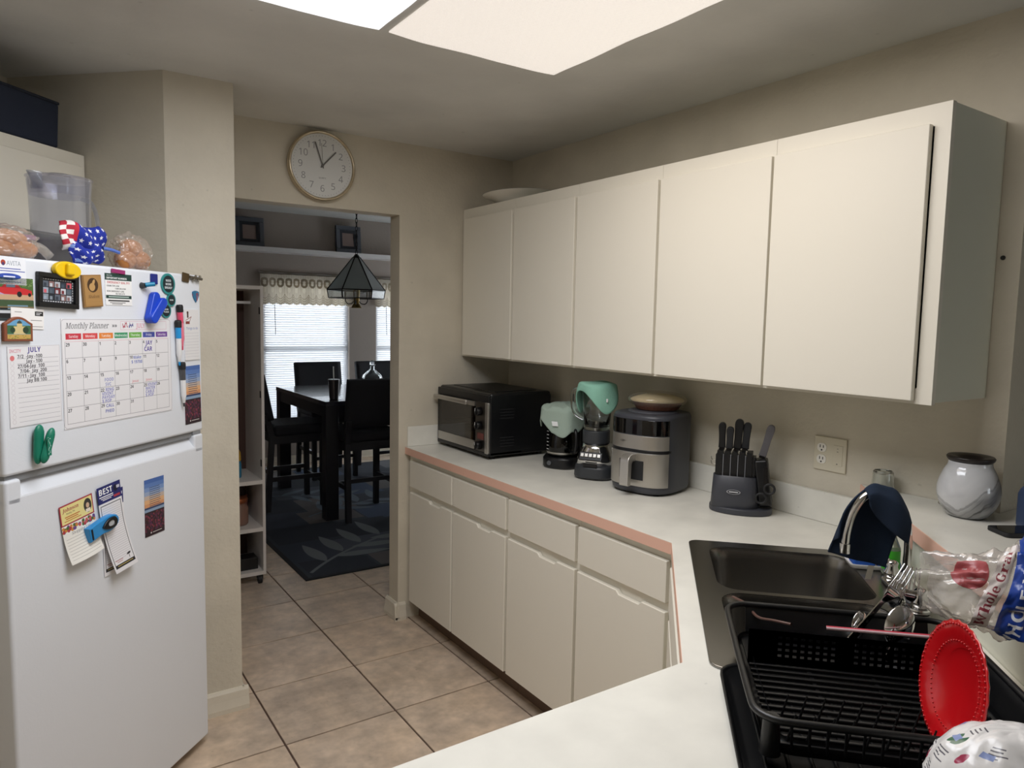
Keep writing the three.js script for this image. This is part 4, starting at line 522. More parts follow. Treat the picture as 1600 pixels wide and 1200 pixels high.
{ // air fryer
  const o = thing('air_fryer', 'slate grey air fryer with a brushed steel drawer', 'air fryer', [-.178, CY, 1.30], -1.33);
  const E = 3.0, w = .268, d = .285;
  part('body', loft([[sup(w - .03, d - .03, E), .004], [sup(w - .006, d - .006, E), .012], [sup(w, d, E), .03], [sup(w, d, E), .298], [sup(w - .012, d - .012, E), .309], [sup(w - .04, d - .04, E), .312]], true, true), M.slate, o);
  part('lid_pad', lathe([[0, .318], [.085, .318], [.095, .316], [.098, .311]], 48), mat(0x44464d, .5), o);
  const a0 = Math.PI / 2 - 1.12, a1 = Math.PI / 2 + 1.12;
  part('control_glass', strip(w, d, E, a0, a1, .234, .292, .0015), mat(0x050506, .06), o); part('steel_band', strip(w, d, E, a0, a1, .178, .231, .0015), M.brushed, o);
  const dr = part('drawer_front', strip(w, d, E, a0, a1, .035, .165, .004), M.brushed, o); part('gap', strip(w, d, E, a0 - .1, a1 + .1, .166, .176, .0005), M.black, o);
  part('handle', (() => { const s = new THREE.Shape(); s.moveTo(.138, .158); s.lineTo(.165, .158); s.quadraticCurveTo(.192, .156, .194, .136); s.lineTo(.196, .05); s.quadraticCurveTo(.196, .042, .188, .042); s.lineTo(.176, .042); s.lineTo(.172, .12); s.quadraticCurveTo(.17, .134, .158, .134); s.lineTo(.138, .134); const g = new THREE.ExtrudeGeometry(s, { depth: .034, bevelSize: .002, bevelThickness: .002, bevelSegments: 2 }); g.rotateY(-Math.PI / 2); g.translate(.017, 0, 0); return g; })(), M.brushed, dr); part('handle_recess', strip(w, d, E, Math.PI / 2 - .24, Math.PI / 2 + .24, .06, .135, .0052), M.blackMatte, dr);
  part('logo', (() => { const g = box(-.016, .016, -.003, .003, 0, .0006); g.rotateY(-.5); g.translate(-.05, .205, .1432); return g; })(), mat(0x66625c, .5), o);
  for (const x of [-.08, .08]) for (const z of [-.09, .09]) part('foot', cyl(.014, .016, .006, x, 0, z, 16), M.blackMatte, o);
  // pie
  const p = thing('pie', 'wrapped pie in a foil pan on top of the air fryer', 'pie', [-.155, CY + .3185, 1.30], .3);
  const pan = []; const fl = (r, y, amp) => [Array.from({ length: 96 }, (_, i) => { const a = i / 96 * Math.PI * 2, R = r + amp * Math.cos(a * 40); return [R * Math.cos(a), R * Math.sin(a)]; }), y];
  part('foil_pan', loft([fl(.075, 0, 0), fl(.083, .004, .001), fl(.1, .036, .0022), fl(.106, .038, .001)], true, false), mat(0xa0705c, .35, { metalness: .7 }), p);
  part('crust', lathe([[0, .062], [.05, .06], [.085, .05], [.1, .044], [.107, .038], [.104, .034]], 64), mat(0xddd0ae, .7, { bumpMap: rep(orange, 2), bumpScale: .004 }), p);
  const wr = new THREE.SphereGeometry(1, 56, 24); { const q = wr.attributes.position; for (let i = 0; i < q.count; i++) { const x = q.getX(i), y = q.getY(i), z = q.getZ(i), n = 1 + .05 * fbm(x * 6, y * 6, z * 6, 3); q.setXYZ(i, x * .116 * n, Math.max(.001, .042 + y * (y > 0 ? .032 : .042) * n), z * .116 * n); } wr.computeVertexNormals(); }
  part('wrapper', wr, mat(0xf6f0e4, .1, { transmission: .9, thickness: 0 }), p);
}
{ // knife block
  const o = thing('knife_block', 'grey knife block holding black-handled knives', 'knife block', [-.145, CY, 1.715], -.98);
  const half = (k, n = 28) => { const q = []; for (let i = 0; i <= n; i++) { const a = Math.PI * i / n; q.push([.105 * k * cosw(a, 2.3), .085 * k * sinw(a, 2.3)]); } return q; };
  part('base', prism(sup(.215, .15, 2.2, 56), 0, .022, [], .004), M.slate, o);
  part('front_shell', loft([[sup(.165, .115, 3).map(p => [p[0] - .02, p[1] + .006]), .02], [sup(.15, .09, 3).map(p => [p[0] - .022, p[1] + .002]), .128]], true, true), M.slate, o);
  const bl = []; for (let i = 0; i < 5; i++) bl.push(box(-.085 + i * .025, -.066 + i * .025, .12, .215, -.03, .028)); part('slot_insert', merge([...bl, box(-.09, .045, .12, .2, -.026, .024)]), M.black, o);
  const dv = []; for (let i = 0; i < 4; i++) dv.push(box(-.0645 + i * .025, -.062 + i * .025, .125, .205, .024, .030)); part('divider', merge(dv), mat(0x7a7c80, .25), o);
  part('side_holder', (() => { const g = rbox(-.022, .022, 0, .165, -.035, .03, .008); g.rotateZ(.14); g.translate(.085, .03, 0); return g; })(), M.black, o);
  part('badge', (() => { const g = new THREE.TorusGeometry(1, .06, 8, 40); const p = g.attributes.position; for (let i = 0; i < p.count; i++) p.setXYZ(i, p.getX(i) * .022, p.getY(i) * .0075, p.getZ(i) * .01); g.rotateX(-.17); g.translate(-.021, .078, .0585); return g; })(), mat(0xb8babd, .4), o); part('badge_name', (() => { const g = box(-.015, .015, -.002, .002, -.001, .001); g.rotateX(-.17); g.translate(-.021, .078, .0585); return g; })(), mat(0xb8babd, .4), o);
  for (const y of [.165, .18]) part('hook', tube([[-.085, y, .02], [-.102, y, .022], [-.106, y + .012, .022]], .0018, 10, 6), M.steel, o);
  const to = (x, y, z) => { const v = V(x, y, z).applyAxisAngle(V(0, 1, 0), -.98); return [v.x - .145, CY + v.y, v.z + 1.715]; };
  const knife = (label, x, z, y, L, tiltx, tiltz, m, w = .011) => { const k = thing('knife', label, 'knife', to(x, y, z), -.98, 'knives in the block'); k.rotateZ(tiltz); k.rotateX(tiltx); const s = new THREE.Shape(); s.moveTo(-w, 0); s.quadraticCurveTo(-w * .7, L * .4, -w * 1.05, L * .8); s.quadraticCurveTo(-w * 1.1, L, 0, L); s.quadraticCurveTo(w * 1.2, L, w * 1.1, L * .82); s.quadraticCurveTo(w * .8, L * .4, w, 0); part('handle', new THREE.ExtrudeGeometry(s, { depth: .014, bevelSize: .003, bevelThickness: .003, bevelSegments: 3 }).translate(0, 0, -.007), m, k); part('bolster', box(-w, w, -.01, .001, -.007, .007), M.darkmetal, k); };
  knife('straight black knife handle at the left of the block', -.072, 0, .226, .085, 0, .02, M.black, .009); knife('black knife handle second from the left in the block', -.046, .006, .226, .072, .05, -.01, M.blackMatte, .009); knife('tallest thick black knife handle in the block', -.02, -.008, .226, .10, 0, -.04, M.black, .011); knife('black hooked knife handle behind the tallest handle', .006, -.014, .226, .088, -.05, -.06, M.blackMatte, .010); knife('silver-grey knife handle leaning out at the right of the block', .066, -.01, .205, .11, 0, -.24, mat(0x77757a, .35, { metalness: .5 }), .010);
  const sc = thing('scissors', 'black scissors hanging in the side of the knife block', 'scissors', to(.082, .055, .050), -.98); const ring = new THREE.TorusGeometry(.017, .004, 8, 24); ring.translate(0, 0, .005); part('finger_ring', ring.clone().translate(-.012, .01, 0), M.blackMatte, sc); part('finger_ring', ring.clone().translate(.014, .045, 0), M.blackMatte, sc); part('blades', box(-.006, .006, .06, .12, .002, .006), M.darkmetal, sc);
}
{ // outlet
  const o = thing('outlet_plate', 'cream two-gang wall plate with a duplex outlet and a switch opening', 'outlet', [-.001, 1.147, 1.96], -Math.PI / 2);
  const pm = mat(0xd8d0ba, .4); part('plate', rbox(-.058, .058, -.057, .057, 0, .006, .002), pm, o);
  for (const y of [.02, -.02]) { const r = part('receptacle', (() => { const g = prism(rrPts(.034, .03, .013, 6), 0, .003, [], .0006); g.rotateX(Math.PI / 2); g.translate(-.029, y, .0055); return g; })(), mat(0xf0ece2, .35), o); part('slot', merge([box(-.036, -.0335, y - .001, y + .009, .0085, .0092), box(-.0245, -.022, y - .001, y + .008, .0085, .0092), box(-.0315, -.0265, y - .011, y - .006, .0085, .0092)]), M.black, r); }
  part('blank_insert', rbox(.012, .046, -.034, .034, .005, .0075, .001), pm, o); part('indicator', merge([box(.026, .031, .012, .014, .0075, .008), box(.026, .031, .022, .0235, .0075, .008), box(.026, .03, -.03, -.027, .0075, .008)]), mat(0x6a6458, .5), o);
}
{ // clock
  const o = thing('wall_clock', 'round white wall clock with a champagne rim above the doorway', 'clock', [-1.078, 2.266, .001], 0);
  const cr = mat(0xc6b89e, .22, { metalness: .7 });
  part('rim', (() => { const g = lathe([[0, 0], [.152, 0], [.157, .006], [.158, .036], [.154, .043], [.147, .043], [.144, .034]], 72); g.rotateX(Math.PI / 2); return g; })(), cr, o);
  const f = new THREE.CircleGeometry(.1465, 64); f.translate(0, 0, .0335);
  part('dial', f, paper(canvasTex(768, 768, (g, w) => { g.fillStyle = '#d9dad8'; g.fillRect(0, 0, w, w); g.fillStyle = '#8e8f92'; g.strokeStyle = '#86878a'; g.textAlign = 'center'; g.textBaseline = 'middle'; g.font = '108px sans-serif'; for (let i = 1; i <= 12; i++) { const a = i * Math.PI / 6; g.fillText(String(i), 384 + 268 * Math.sin(a), 384 - 268 * Math.cos(a)); } for (let i = 0; i < 60; i++) { const a = i * Math.PI / 30; g.beginPath(); g.arc(384 + 350 * Math.sin(a), 384 - 350 * Math.cos(a), 4, 0, 7); g.fill(); } g.font = '24px sans-serif'; g.fillStyle = '#6a6a6c'; g.fillText('QUARTZ', 384, 528); })), o);
  const hm = mat(0x6c6a68, .4, { metalness: .4 });
  const hand = (L, w, deg, z) => { const g = box(-w, w, -.012, L, z, z + .0015); g.rotateZ(-deg * Math.PI / 180); return g; };
  part('hour_hand', hand(.094, .003, 43, .036), hm, o); part('minute_hand', hand(.108, .0024, -18.5, .038), hm, o); part('second_hand', hand(.1, .0008, -3, .040), hm, o); part('hub', (() => { const g = cyl(.006, .005, .008, 0, 0, 0, 20); g.rotateX(Math.PI / 2); g.translate(0, 0, .036); return g; })(), hm, o);
}
single('wall_anchor', 'small black wall anchor on the wall beside the last cabinet', 'anchor', (() => { const g = lathe([[0, .007], [.003, .007], [.006, .003], [.0065, 0], [0, 0]], 14); g.rotateZ(Math.PI / 2); return g; })(), M.black, [-.001, 1.775, 2.432]);
single('platter', 'white oval serving platter lying on top of the wall cabinets', 'platter', (() => { const g = lathe([[0, .012], [.09, .010], [.1, .0], [.112, 0], [.118, .012], [.15, .030], [.19, .045], [.192, .049], [.15, .038], [.115, .020], [0, .016]], 64); g.scale(.9, 1, 1.12); return g; })(), mat(0xe4e0d6, .3), [-.178, 2.1465, .335]);
// ---------------------------------------------------------------- on the ledge
const LY = 1.0675;
{
  const marble = canvasTex(512, 256, (g, w, h) => { const im = g.createImageData(w, h); for (let j = 0; j < h; j++) for (let i = 0; i < w; i++) { const a = i / w * Math.PI * 2, x = Math.cos(a) * 1.2, z = Math.sin(a) * 1.2, y = j / h * 2.6; const yy = j / h, wv = .16 * Math.sin(a + 1) + .05 * Math.sin(a * 2 + 3) + .10 * fbm(x * 1.1, yy * 1.5, z * 1.1, 4); const n = fbm(x * .7, (yy + wv) * 7, z * .7, 4), st = fbm(x * .8 + 5, (yy + wv * 1.1) * 16, z * .8, 3); let k = yy + wv - .40; const low = Math.max(0, Math.min(1, k * 9)); const v = 206 + 14 * n - low * (46 + 110 * Math.max(0, n) + 220 * Math.max(0, st - .02)) - (Math.abs(k - .02 + .05 * n) < .014 ? 34 : 0); const q = 4 * (j * w + i); im.data[q] = v * .985; im.data[q + 1] = v * .99; im.data[q + 2] = v; im.data[q + 3] = 255; } g.putImageData(im, 0, 0); });
  const o = thing('wax_warmer', 'grey marbled glass wax warmer with a dark rim on the ledge', 'warmer', [-.118, LY, 2.44], .6);
  part('globe', lathe(new THREE.SplineCurve([[0, .001], [.03, .001], [.048, .004], [.066, .028], [.0758, .062], [.0735, .092], [.063, .122], [.054, .14], [.052, .152]].map(p => new THREE.Vector2(...p))).getPoints(60).map(p => [p.x, p.y]), 64), mat(0xffffff, .12, { map: marble, clearcoat: .5 }), o);
  part('dish', lathe([[0, .155], [.028, .155], [.032, .163], [.055, .167], [.058, .163], [.056, .157], [.05, .15], [0, .15]], 56), mat(0x241d1c, .35), o);
  part('power_cord', tube([[.06, .012, -.03], [.1, .008, -.05], [.13, .01, -.035], [.155, .006, -.02]], .003, 20, 8), mat(0x8a8478, .5), o);
  const g = thing('drinking_glass', 'clear tumbler turned upside down on the ledge by the wall', 'glass', [-.058, LY, 2.172], 0);
  part('tumbler', lathe([[.034, 0], [.035, .002], [.029, .066], [.025, .07], [.022, .064], [0, .061], [0, .057], [.024, .06], [.027, .062], [.0325, 0]], 40), M.glassSolid, g);
  const b = thing('soap_dispenser', 'slate blue bottle with a small label at the right edge on the ledge', 'bottle', [-.098, LY, 2.585], .75);
  part('bottle', loft([[sup(.066, .05, 5), 0], [sup(.068, .052, 5), .004], [sup(.068, .052, 5), .085], [sup(.06, .046, 4), .098], [sup(.036, .034, 2.5), .112], [sup(.03, .03, 2), .118]], true, true), mat(0x3b4a68, .35), b); part('label', rbox(.002, .03, .006, .036, .0262, .0272, .0002), mat(0xc8b98c, .6), b); part('slot_mark', rbox(-.022, -.018, .078, .088, .0262, .027, .0002), M.black, b); part('pump', merge([cyl(.012, .012, .02, 0, .118, 0, 20), cyl(.004, .004, .03, 0, .138, 0, 12), rbox(-.01, .03, .165, .175, -.008, .008, .003)]), M.black, b);
  const p = thing('phone', 'black phone lying flat on the ledge at the right edge', 'phone', [-.172, LY, 2.60], 1.0); part('case', prism(rrPts(.078, .15, .012, 6), 0, .011, [], .002), M.blackMatte, p); part('screen', prism(rrPts(.07, .142, .009, 6), .011, .0115), mat(0x05060a, .04), p);
}
// ---------------------------------------------------------------- dish rack (sink frame: local x = -s, z = t)
{
  const at = (s, t) => [SX(s, t)[0], SX(s, t)[1]];
  const tp = at(1.082, .25), tr = thing('drain_tray', 'black plastic drain tray on the counter under the dish rack', 'tray', [tp[0], CY, tp[1]], DG);
  part('pan', loft([[rrPts(.46, .44, .04), 0], [rrPts(.478, .46, .045), .020], [rrPts(.49, .474, .05), .022], [rrPts(.49, .474, .05), .018], [rrPts(.47, .452, .042), .018], [rrPts(.45, .43, .036), .004]], true, true), M.rack, tr);
  for (let i = 0; i < 12; i++) part('ridge', rbox(-.2, .2, .004, .009, -.195 + i * .035, -.190 + i * .035, .002), M.rack, tr);
  const rs = [.70, 1.15], rt = [.038, .465], cs = (rs[0] + rs[1]) / 2, ct = (rt[0] + rt[1]) / 2, W = rs[1] - rs[0], D = rt[1] - rt[0];
  const rp = at(cs, ct), o = thing('dish_rack', 'black plastic dish rack set half over the near sink bowl', 'dish rack', [rp[0], 0, rp[1]], DG); const Y0 = .938, Y1 = 1.0;
  part('rim', tube(rrPts(W, D, .045, 8).map(([x, z]) => V(x, Y1, z)), .006, 160, 10, true), M.rack, o);
  const slope = (x0, z0, x1, z1, ix, iz) => { const g = new THREE.BufferGeometry(); return sheet((u, v) => [x0 + (x1 - x0) * u + ix * v, Y1 - (Y1 - Y0 - .006) * v, z0 + (z1 - z0) * u + iz * v], 8, 3, .003); };
  part('side_wall', slope(-W / 2 + .05, -D / 2, W / 2 - .04, -D / 2, 0, .02), M.rack, o); part('side_wall', slope(-W / 2 + .05, D / 2, W / 2 - .04, D / 2, 0, -.02), M.rack, o); part('back_wall', slope(W / 2, -D / 2 + .04, W / 2, D / 2 - .04, -.02, 0), M.rack, o);
  for (let i = 0; i < 14; i++) { const z = -D / 2 + .05 + i * (D - .1) / 13; part('front_bar', rod([-W / 2, Y1, z], [-W / 2 + .022, Y0 + .006, z + .006], .0022, 8), M.rack, o); }
  for (const z of [-D / 2 + .025, D / 2 - .025]) part('corner_post', (() => { const g = cyl(.016, .012, Y1 - Y0 - .004, 0, Y0, 0, 16); g.translate(-W / 2 + .022, 0, z); return g; })(), M.rack, o);
  part('floor_frame', loft([[rrPts(W - .04, D - .04, .04, 8), Y0 + .014], [rrPts(W - .04, D - .04, .04, 8), Y0], [rrPts(W - .08, D - .08, .03, 8), Y0], [rrPts(W - .08, D - .08, .03, 8), Y0 + .014]]), M.rack, o);
  const bars = []; for (let i = 0; i < 13; i++) { const x = -W / 2 + .035 + i * .0215; bars.push(rbox(x, x + .007, Y0 + .002, Y0 + .009, -D / 2 + .03, D / 2 - .03, .002)); } for (const z of [-.08, .03, .12]) bars.push(box(-W / 2 + .02, W / 2 - .15, Y0, Y0 + .004, z, z + .006)); part('floor_grid', merge(bars), M.rack, o);
  // utensil compartment wall with its holes
  const sh = new THREE.Shape(); sh.moveTo(-D / 2 + .03, Y0 - .0); sh.lineTo(D / 2 - .03, Y0); sh.lineTo(D / 2 - .03, Y1 + .004); sh.lineTo(-D / 2 + .03, Y1 + .004); for (let k = 0; k < 2; k++) for (let i = 0; i < 8; i++) for (let j = 0; j < 4; j++) { const x = -.13 + k * .135 + i * .0135, y = Y0 + .016 + j * .0115, h = new THREE.Path(); h.moveTo(x, y); h.lineTo(x + .0075, y); h.lineTo(x + .0075, y + .006); h.lineTo(x, y + .006); sh.holes.push(h); }
  part('utensil_wall', new THREE.ExtrudeGeometry(sh, { depth: .003, bevelEnabled: false }).rotateY(Math.PI / 2).scale(1, 1, -1).translate(W / 2 - .135, 0, 0), mat(0x0b0c0e, .38, { side: THREE.DoubleSide }), o); part('utensil_floor', box(W / 2 - .135, W / 2 - .02, Y0, Y0 + .004, -D / 2 + .03, D / 2 - .03), M.rack, o);
  for (let i = 0; i < 11; i++) for (const k of [0, 1]) part('prong', (() => { const g = new THREE.CylinderGeometry(.0014, .0022, .045, 8); g.translate(0, .0225, 0); g.rotateX(.25); g.translate(-W / 2 + .045 + k * .06, Y0 + .008, -.16 + i * .028); return g; })(), M.rack, o);
  // plate
  const pp = at(1.075, .345); const pl = single('plate', 'red fluted plate standing on edge in the dish rack', 'plate', (() => { const prof = [[0, 0], [.055, 0], [.06, .003], [.066, .012], [.092, .018], [.095, .021], [.09, .022], [.064, .016], [.056, .006], [0, .004]]; const g = lathe(prof, 96); const p = g.attributes.position; for (let i = 0; i < p.count; i++) { const x = p.getX(i), z = p.getZ(i), r = Math.hypot(x, z), a = Math.atan2(z, x); if (r > .075) { const k = 1 + .012 * Math.cos(a * 28) * (r - .075) / .02; p.setX(i, x * k); p.setZ(i, z * k); } } g.computeVertexNormals(); const beads = []; for (let i = 0; i < 72; i++) { const a = i / 72 * Math.PI * 2, b = new THREE.SphereGeometry(.0019, 6, 5); b.translate(.089 * Math.cos(a), .0222, .089 * Math.sin(a)); beads.push(b); } for (let i = 0; i < 56; i++) { const a = i / 56 * Math.PI * 2, b = new THREE.SphereGeometry(.0015, 6, 5); b.translate(.065 * Math.cos(a), .0166, .065 * Math.sin(a)); beads.push(b); } return merge([g, ...beads]); })(), M.red, [pp[0], 1.046, pp[1]], 0); pl.rotation.set(0, DG, 0); pl.rotateY(.08); pl.rotateX(-Math.PI / 2 + .16);
  // cutlery
  const cut = (name, label, s, t, y, L, ry, tilt, side, head, k0 = 1) => { const p = at(s, t), k = thing(name, label, name, [p[0], y, p[1]], DG, 'cutlery in the rack'); k.rotateY(-Math.PI / 2 + ry); k.rotateZ(side); k.rotateX(tilt); const hs = new THREE.Shape(); hs.moveTo(-.0085, 0); hs.quadraticCurveTo(-.005, L * .5, -.0035, L); hs.lineTo(.0035, L); hs.quadraticCurveTo(.005, L * .5, .0085, 0); part('handle', new THREE.ExtrudeGeometry(hs, { depth: .0018, bevelSize: .0007, bevelThickness: .0007, bevelSegments: 1 }), M.chrome, k); head(k, L, k0); };
  const forkHead = (k, L, q) => { part('neck', sheet((u, v) => [(u - .5) * (.006 + .020 * q * Math.sin(v * 1.57)), L - .003 + v * .03 * q, .001 + .007 * Math.sin(v * 2.4)], 6, 8, .002), M.chrome, k); for (let i = 0; i < 4; i++) { const x = (-.0108 + i * .0072) * q; part('tine', tube([[x, L + .025 * q, .006], [x, L + .046 * q, .004], [x * .95, L + .07 * q, -.003]], .0016, 10, 6), M.chrome, k); } };
  const spoonHead = (k, L, q) => part('bowl', sheet((u, v) => { const a = (u - .5) * 2, b = (v - .5) * 2, w = .022 * q * Math.sqrt(Math.max(0, 1 - b * b)); return [a * w, L + (.026 + b * .03) * q, .001 + .010 * q * (1 - a * a) * (1 - b * b)]; }, 14, 18, .0016), M.chrome, k);
  cut('fork', 'large steel fork leaning right with its tines beside the faucet', .78, .243, .948, .135, .15, -.05, -.65, forkHead, 1.15); cut('fork', 'steel fork standing upright behind the bread bag mouth',   .748, .362, .95, .10, -.2, -.05, -.10, forkHead, 1); cut('spoon', 'large steel serving spoon with a broad shiny bowl near the straw', .795, .325, .95, .035, .2, -.25, -.45, spoonHead, 1.35); cut('spoon', 'small steel spoon tilted low behind the utensil wall', .765, .27, .95, .03, .5, -.2, -.5, spoonHead, .9); cut('spoon', 'steel spoon standing between the two forks', .74, .345, .95, .085, .3, -.05, -.12, spoonHead, 1); cut('knife', 'steel table knife standing just left of the red plate', .865, .372, .948, .05, 0, 0, -.08, (k, L) => part('blade', box(-.006, .006, L, L + .035, .0002, .0018), M.chrome, k));
  const straw = thing('drinking_straw', 'red and clear striped straw lying across the utensil compartment', 'straw'); const A = at(.815, .21), B = at(.85, .395); part('tube', rod([A[0], 1.012, A[1]], [B[0], 1.028, B[1]], .0036, 12), mat(0xe8c8cc, .2), straw); part('stripe', rod([A[0], 1.0138, A[1]], [B[0], 1.0298, B[1]], .0024, 8), mat(0xc23046, .3), straw);
  const h = thing('wire_handle', 'thin brown bent wire handle at the rack corner', 'handle'); const q = (s, t, y) => [at(s, t)[0], y, at(s, t)[1]]; part('wire', tube([q(.60, .065, .975), q(.66, .085, .985), q(.735, .1, .988), q(.775, .125, 1.0), q(.80, .15, 1.006)], .003, 30, 8), mat(0x5a4038, .4), h);
}
{ // bread bag on the ledge and wrapped loaf by the rack
  const pt = (s, t, y) => V(SX(s, t)[0], y, SX(s, t)[1]);
  const C = new THREE.CatmullRomCurve3([pt(.72, .405, 1.085), pt(.77, .47, 1.095), pt(.80, .545, 1.10), pt(.82, .63, 1.12), pt(.84, .72, 1.13)]);
  const skinAt = (s, a, k) => { s = Math.max(0, Math.min(1, s)); const p = C.getPoint(s), T = C.getTangent(s), side = V(0, 1, 0).cross(T).normalize(), up = T.clone().cross(side); const r = (.040 + .050 * Math.pow(Math.min(1, s * 1.5), .8)) * k; const cx = Math.cos(a), sy = Math.sin(a); const cr = 1 + .5 * noise.noise(s * 4 + 3, cx * 1.6, sy * 1.6) + .30 * Math.abs(noise.noise(s * 10, cx * 3, sy * 3 + 7)) + .10 * Math.abs(noise.noise(s * 24, cx * 7, sy * 7 + 2)) + .25 * Math.exp(-s * 14) * Math.sin(a * 5); const q = [p.x + (side.x * cx * r * .75 + up.x * sy * r) * cr, p.y + (side.y * cx * r * .75 + up.y * sy * r) * cr, p.z + (side.z * cx * r * .75 + up.z * sy * r) * cr]; if (q[0] + q[2] > 2.03) q[1] = Math.max(1.0695, q[1]); return q; };
  const skin = (k, a0, a1, u0, u1, nu, nv, th, slant = 0) => sheet((u, v) => skinAt(u0 + (u1 - u0) * u + slant * (v - .5), a0 + (a1 - a0) * v, k), nu, nv, th);
  const o = thing('bread_bag', 'crinkled clear bread bag with a blue whole grain print band', 'bread bag');
  part('film', skin(1, 0, Math.PI * 2, 0, 1, 90, 80, .0005), mat(0xf8f6f4, .1, { transmission: .86, thickness: 0 }), o);
  const flip = t => { t.flipY = false; return t; };
  const band = (w, bg, fg, font, txt) => flip(canvasTex(w, 640, (g, W, h) => { g.fillStyle = bg; g.fillRect(0, 0, W, h); g.save(); g.translate(W / 2, h / 2); g.rotate(-Math.PI / 2); g.fillStyle = fg; g.font = font; g.textAlign = 'center'; g.textBaseline = 'middle'; g.fillText(txt, 0, 0); g.restore(); }));
  part('print_band', skin(1.02, 1.3, 4.3, .42, .57, 16, 40, .0004, -.2), mat(0xffffff, .3, { map: band(170, '#22449c', '#eef0f4', 'bold 84px sans-serif', 'WHOLE WHITE') }), o);
  part('print_text', skin(1.02, 1.5, 4.1, .33, .40, 8, 36, .0004, -.2), mat(0xffffff, .3, { map: band(90, '#dcd2cc', '#8a3a44', 'italic bold 70px serif', 'Whole Grain') }), o);
  part('print_dot', sheet((u, v) => skinAt(.26 + .075 * u * Math.cos(v * 6.2832), 2.5 + .42 * u * Math.sin(v * 6.2832), 1.02), 6, 30, .0004), mat(0xc86468, .35, { transmission: .4, thickness: 0 }), o);
  const b = SX(1.256, .335), w = thing('wrapped_loaf', 'white printed plastic wrapped loaf in the bottom right corner', 'bread bag', [b[0], CY + .023, b[1]], DG);
  const g = new THREE.SphereGeometry(1, 72, 48); { const p = g.attributes.position; for (let i = 0; i < p.count; i++) { const x = p.getX(i), y = p.getY(i), z = p.getZ(i), n = 1 + .09 * fbm(x * 2.2 + 4, y * 2.2, z * 2.2, 3) + .05 * Math.abs(noise.noise(x * 6, y * 6, z * 6)); p.setXYZ(i, x * .075 * n, Math.max(0, .066 + y * .080 * n), z * .105 * n); } g.computeVertexNormals(); }
  part('wrapper', g, mat(0xffffff, .22, { map: canvasTex(1024, 512, (c, W, Hh) => { c.fillStyle = '#e6e4e2'; c.fillRect(0, 0, W, Hh); c.fillStyle = '#5a5860'; for (let i = 0; i < 26; i++) { const x = rnd() * W, y = 60 + rnd() * 300; for (let k = 0; k < 4; k++) c.fillRect(x, y + k * 9, 30 + rnd() * 30, 3); } for (let i = 0; i < 8; i++) { c.fillStyle = '#a83252'; c.beginPath(); c.ellipse(60 + i * 130, 150 + (i % 2) * 60, 10, 18, .4, 0, 7); c.fill(); c.fillStyle = '#3f6a50'; c.beginPath(); c.ellipse(110 + i * 130, 190 - (i % 2) * 70, 12, 20, -.5, 0, 7); c.ellipse(136 + i * 130, 188 - (i % 2) * 70, 12, 20, .5, 0, 7); c.fill(); c.fillStyle = '#8a9ac8'; c.fillRect(90 + i * 130, 110, 40, 16); } }) }), w);
}
// ---------------------------------------------------------------- dining room
const esp = mat(0x1d1c20, .32), espM = mat(0x232226, .45), uph = mat(0x1b1b20, .75, { bumpMap: rep(orange, 5), bumpScale: .0006 });
{
  const rugTex = canvasTex(1024, 1220, (g, w, h) => {
    const c = ['#2a303c', '#41464e', '#4e4e50', '#1e242e', '#36435a', '#565250']; g.fillStyle = '#2c313a'; g.fillRect(0, 0, w, h);
    for (let j = 0; j < 8; j++) for (let i = 0; i < 6; i++) { g.fillStyle = c[(i * 5 + j * 3 + (i * j) % 4) % 6]; g.fillRect(i * 176 - 20 + (j % 2) * 40, j * 158 - 10 + (i % 3) * 22, 150 + (i * 37 + j * 11) % 60, 130 + (i * 13 + j * 29) % 60); }
    const leaf = (x, y, a, L, col) => { g.save(); g.translate(x, y); g.rotate(a); g.fillStyle = col; g.beginPath(); g.moveTo(0, 0); g.quadraticCurveTo(L * .35, -L * .24, L, 0); g.quadraticCurveTo(L * .35, L * .24, 0, 0); g.fill(); g.restore(); };
    const branch = (x, y, a, S, col) => { g.strokeStyle = col; g.lineWidth = S * 9; g.beginPath(); g.moveTo(x, y); g.quadraticCurveTo(x + 150 * S * Math.cos(a), y + 150 * S * Math.sin(a), x + 330 * S * Math.cos(a + .25), y + 330 * S * Math.sin(a + .25)); g.stroke(); for (let i = 0; i < 7; i++) { const k = .25 + i * .12, px = x + 330 * k * S * Math.cos(a + .2 * k), py = y + 330 * k * S * Math.sin(a + .2 * k); leaf(px, py, a + (i % 2 ? .95 : -.8), 150 * S, col); } };
    branch(26, 1180, -.85, 1.05, '#666a6e'); branch(520, 1120, -.4, .8, '#5c6066'); branch(180, 700, -.6, .9, '#5a6470'); branch(600, 620, -1.0, .9, '#525a66'); branch(120, 380, .3, .8, '#5a6470'); branch(620, 200, .6, .8, '#5c6066');
    g.strokeStyle = '#17191d'; g.lineWidth = 12; g.strokeRect(4, 4, w - 8, h - 8);
  });
  const g = new THREE.PlaneGeometry(2.6, 3.1); g.rotateX(-Math.PI / 2); g.translate(0, .0085, 0);
  const o = thing('area_rug', 'dark blue and grey patchwork rug with leaf branches', 'rug', [.395, .0005, -2.325]);
  part('pile', g, mat(0xffffff, .95, { map: rugTex, bumpMap: rep(orange, 40), bumpScale: .001 }), o); part('backing', box(-1.3, 1.3, 0, .008, -1.55, 1.55), mat(0x1a1c20, .9), o);
}
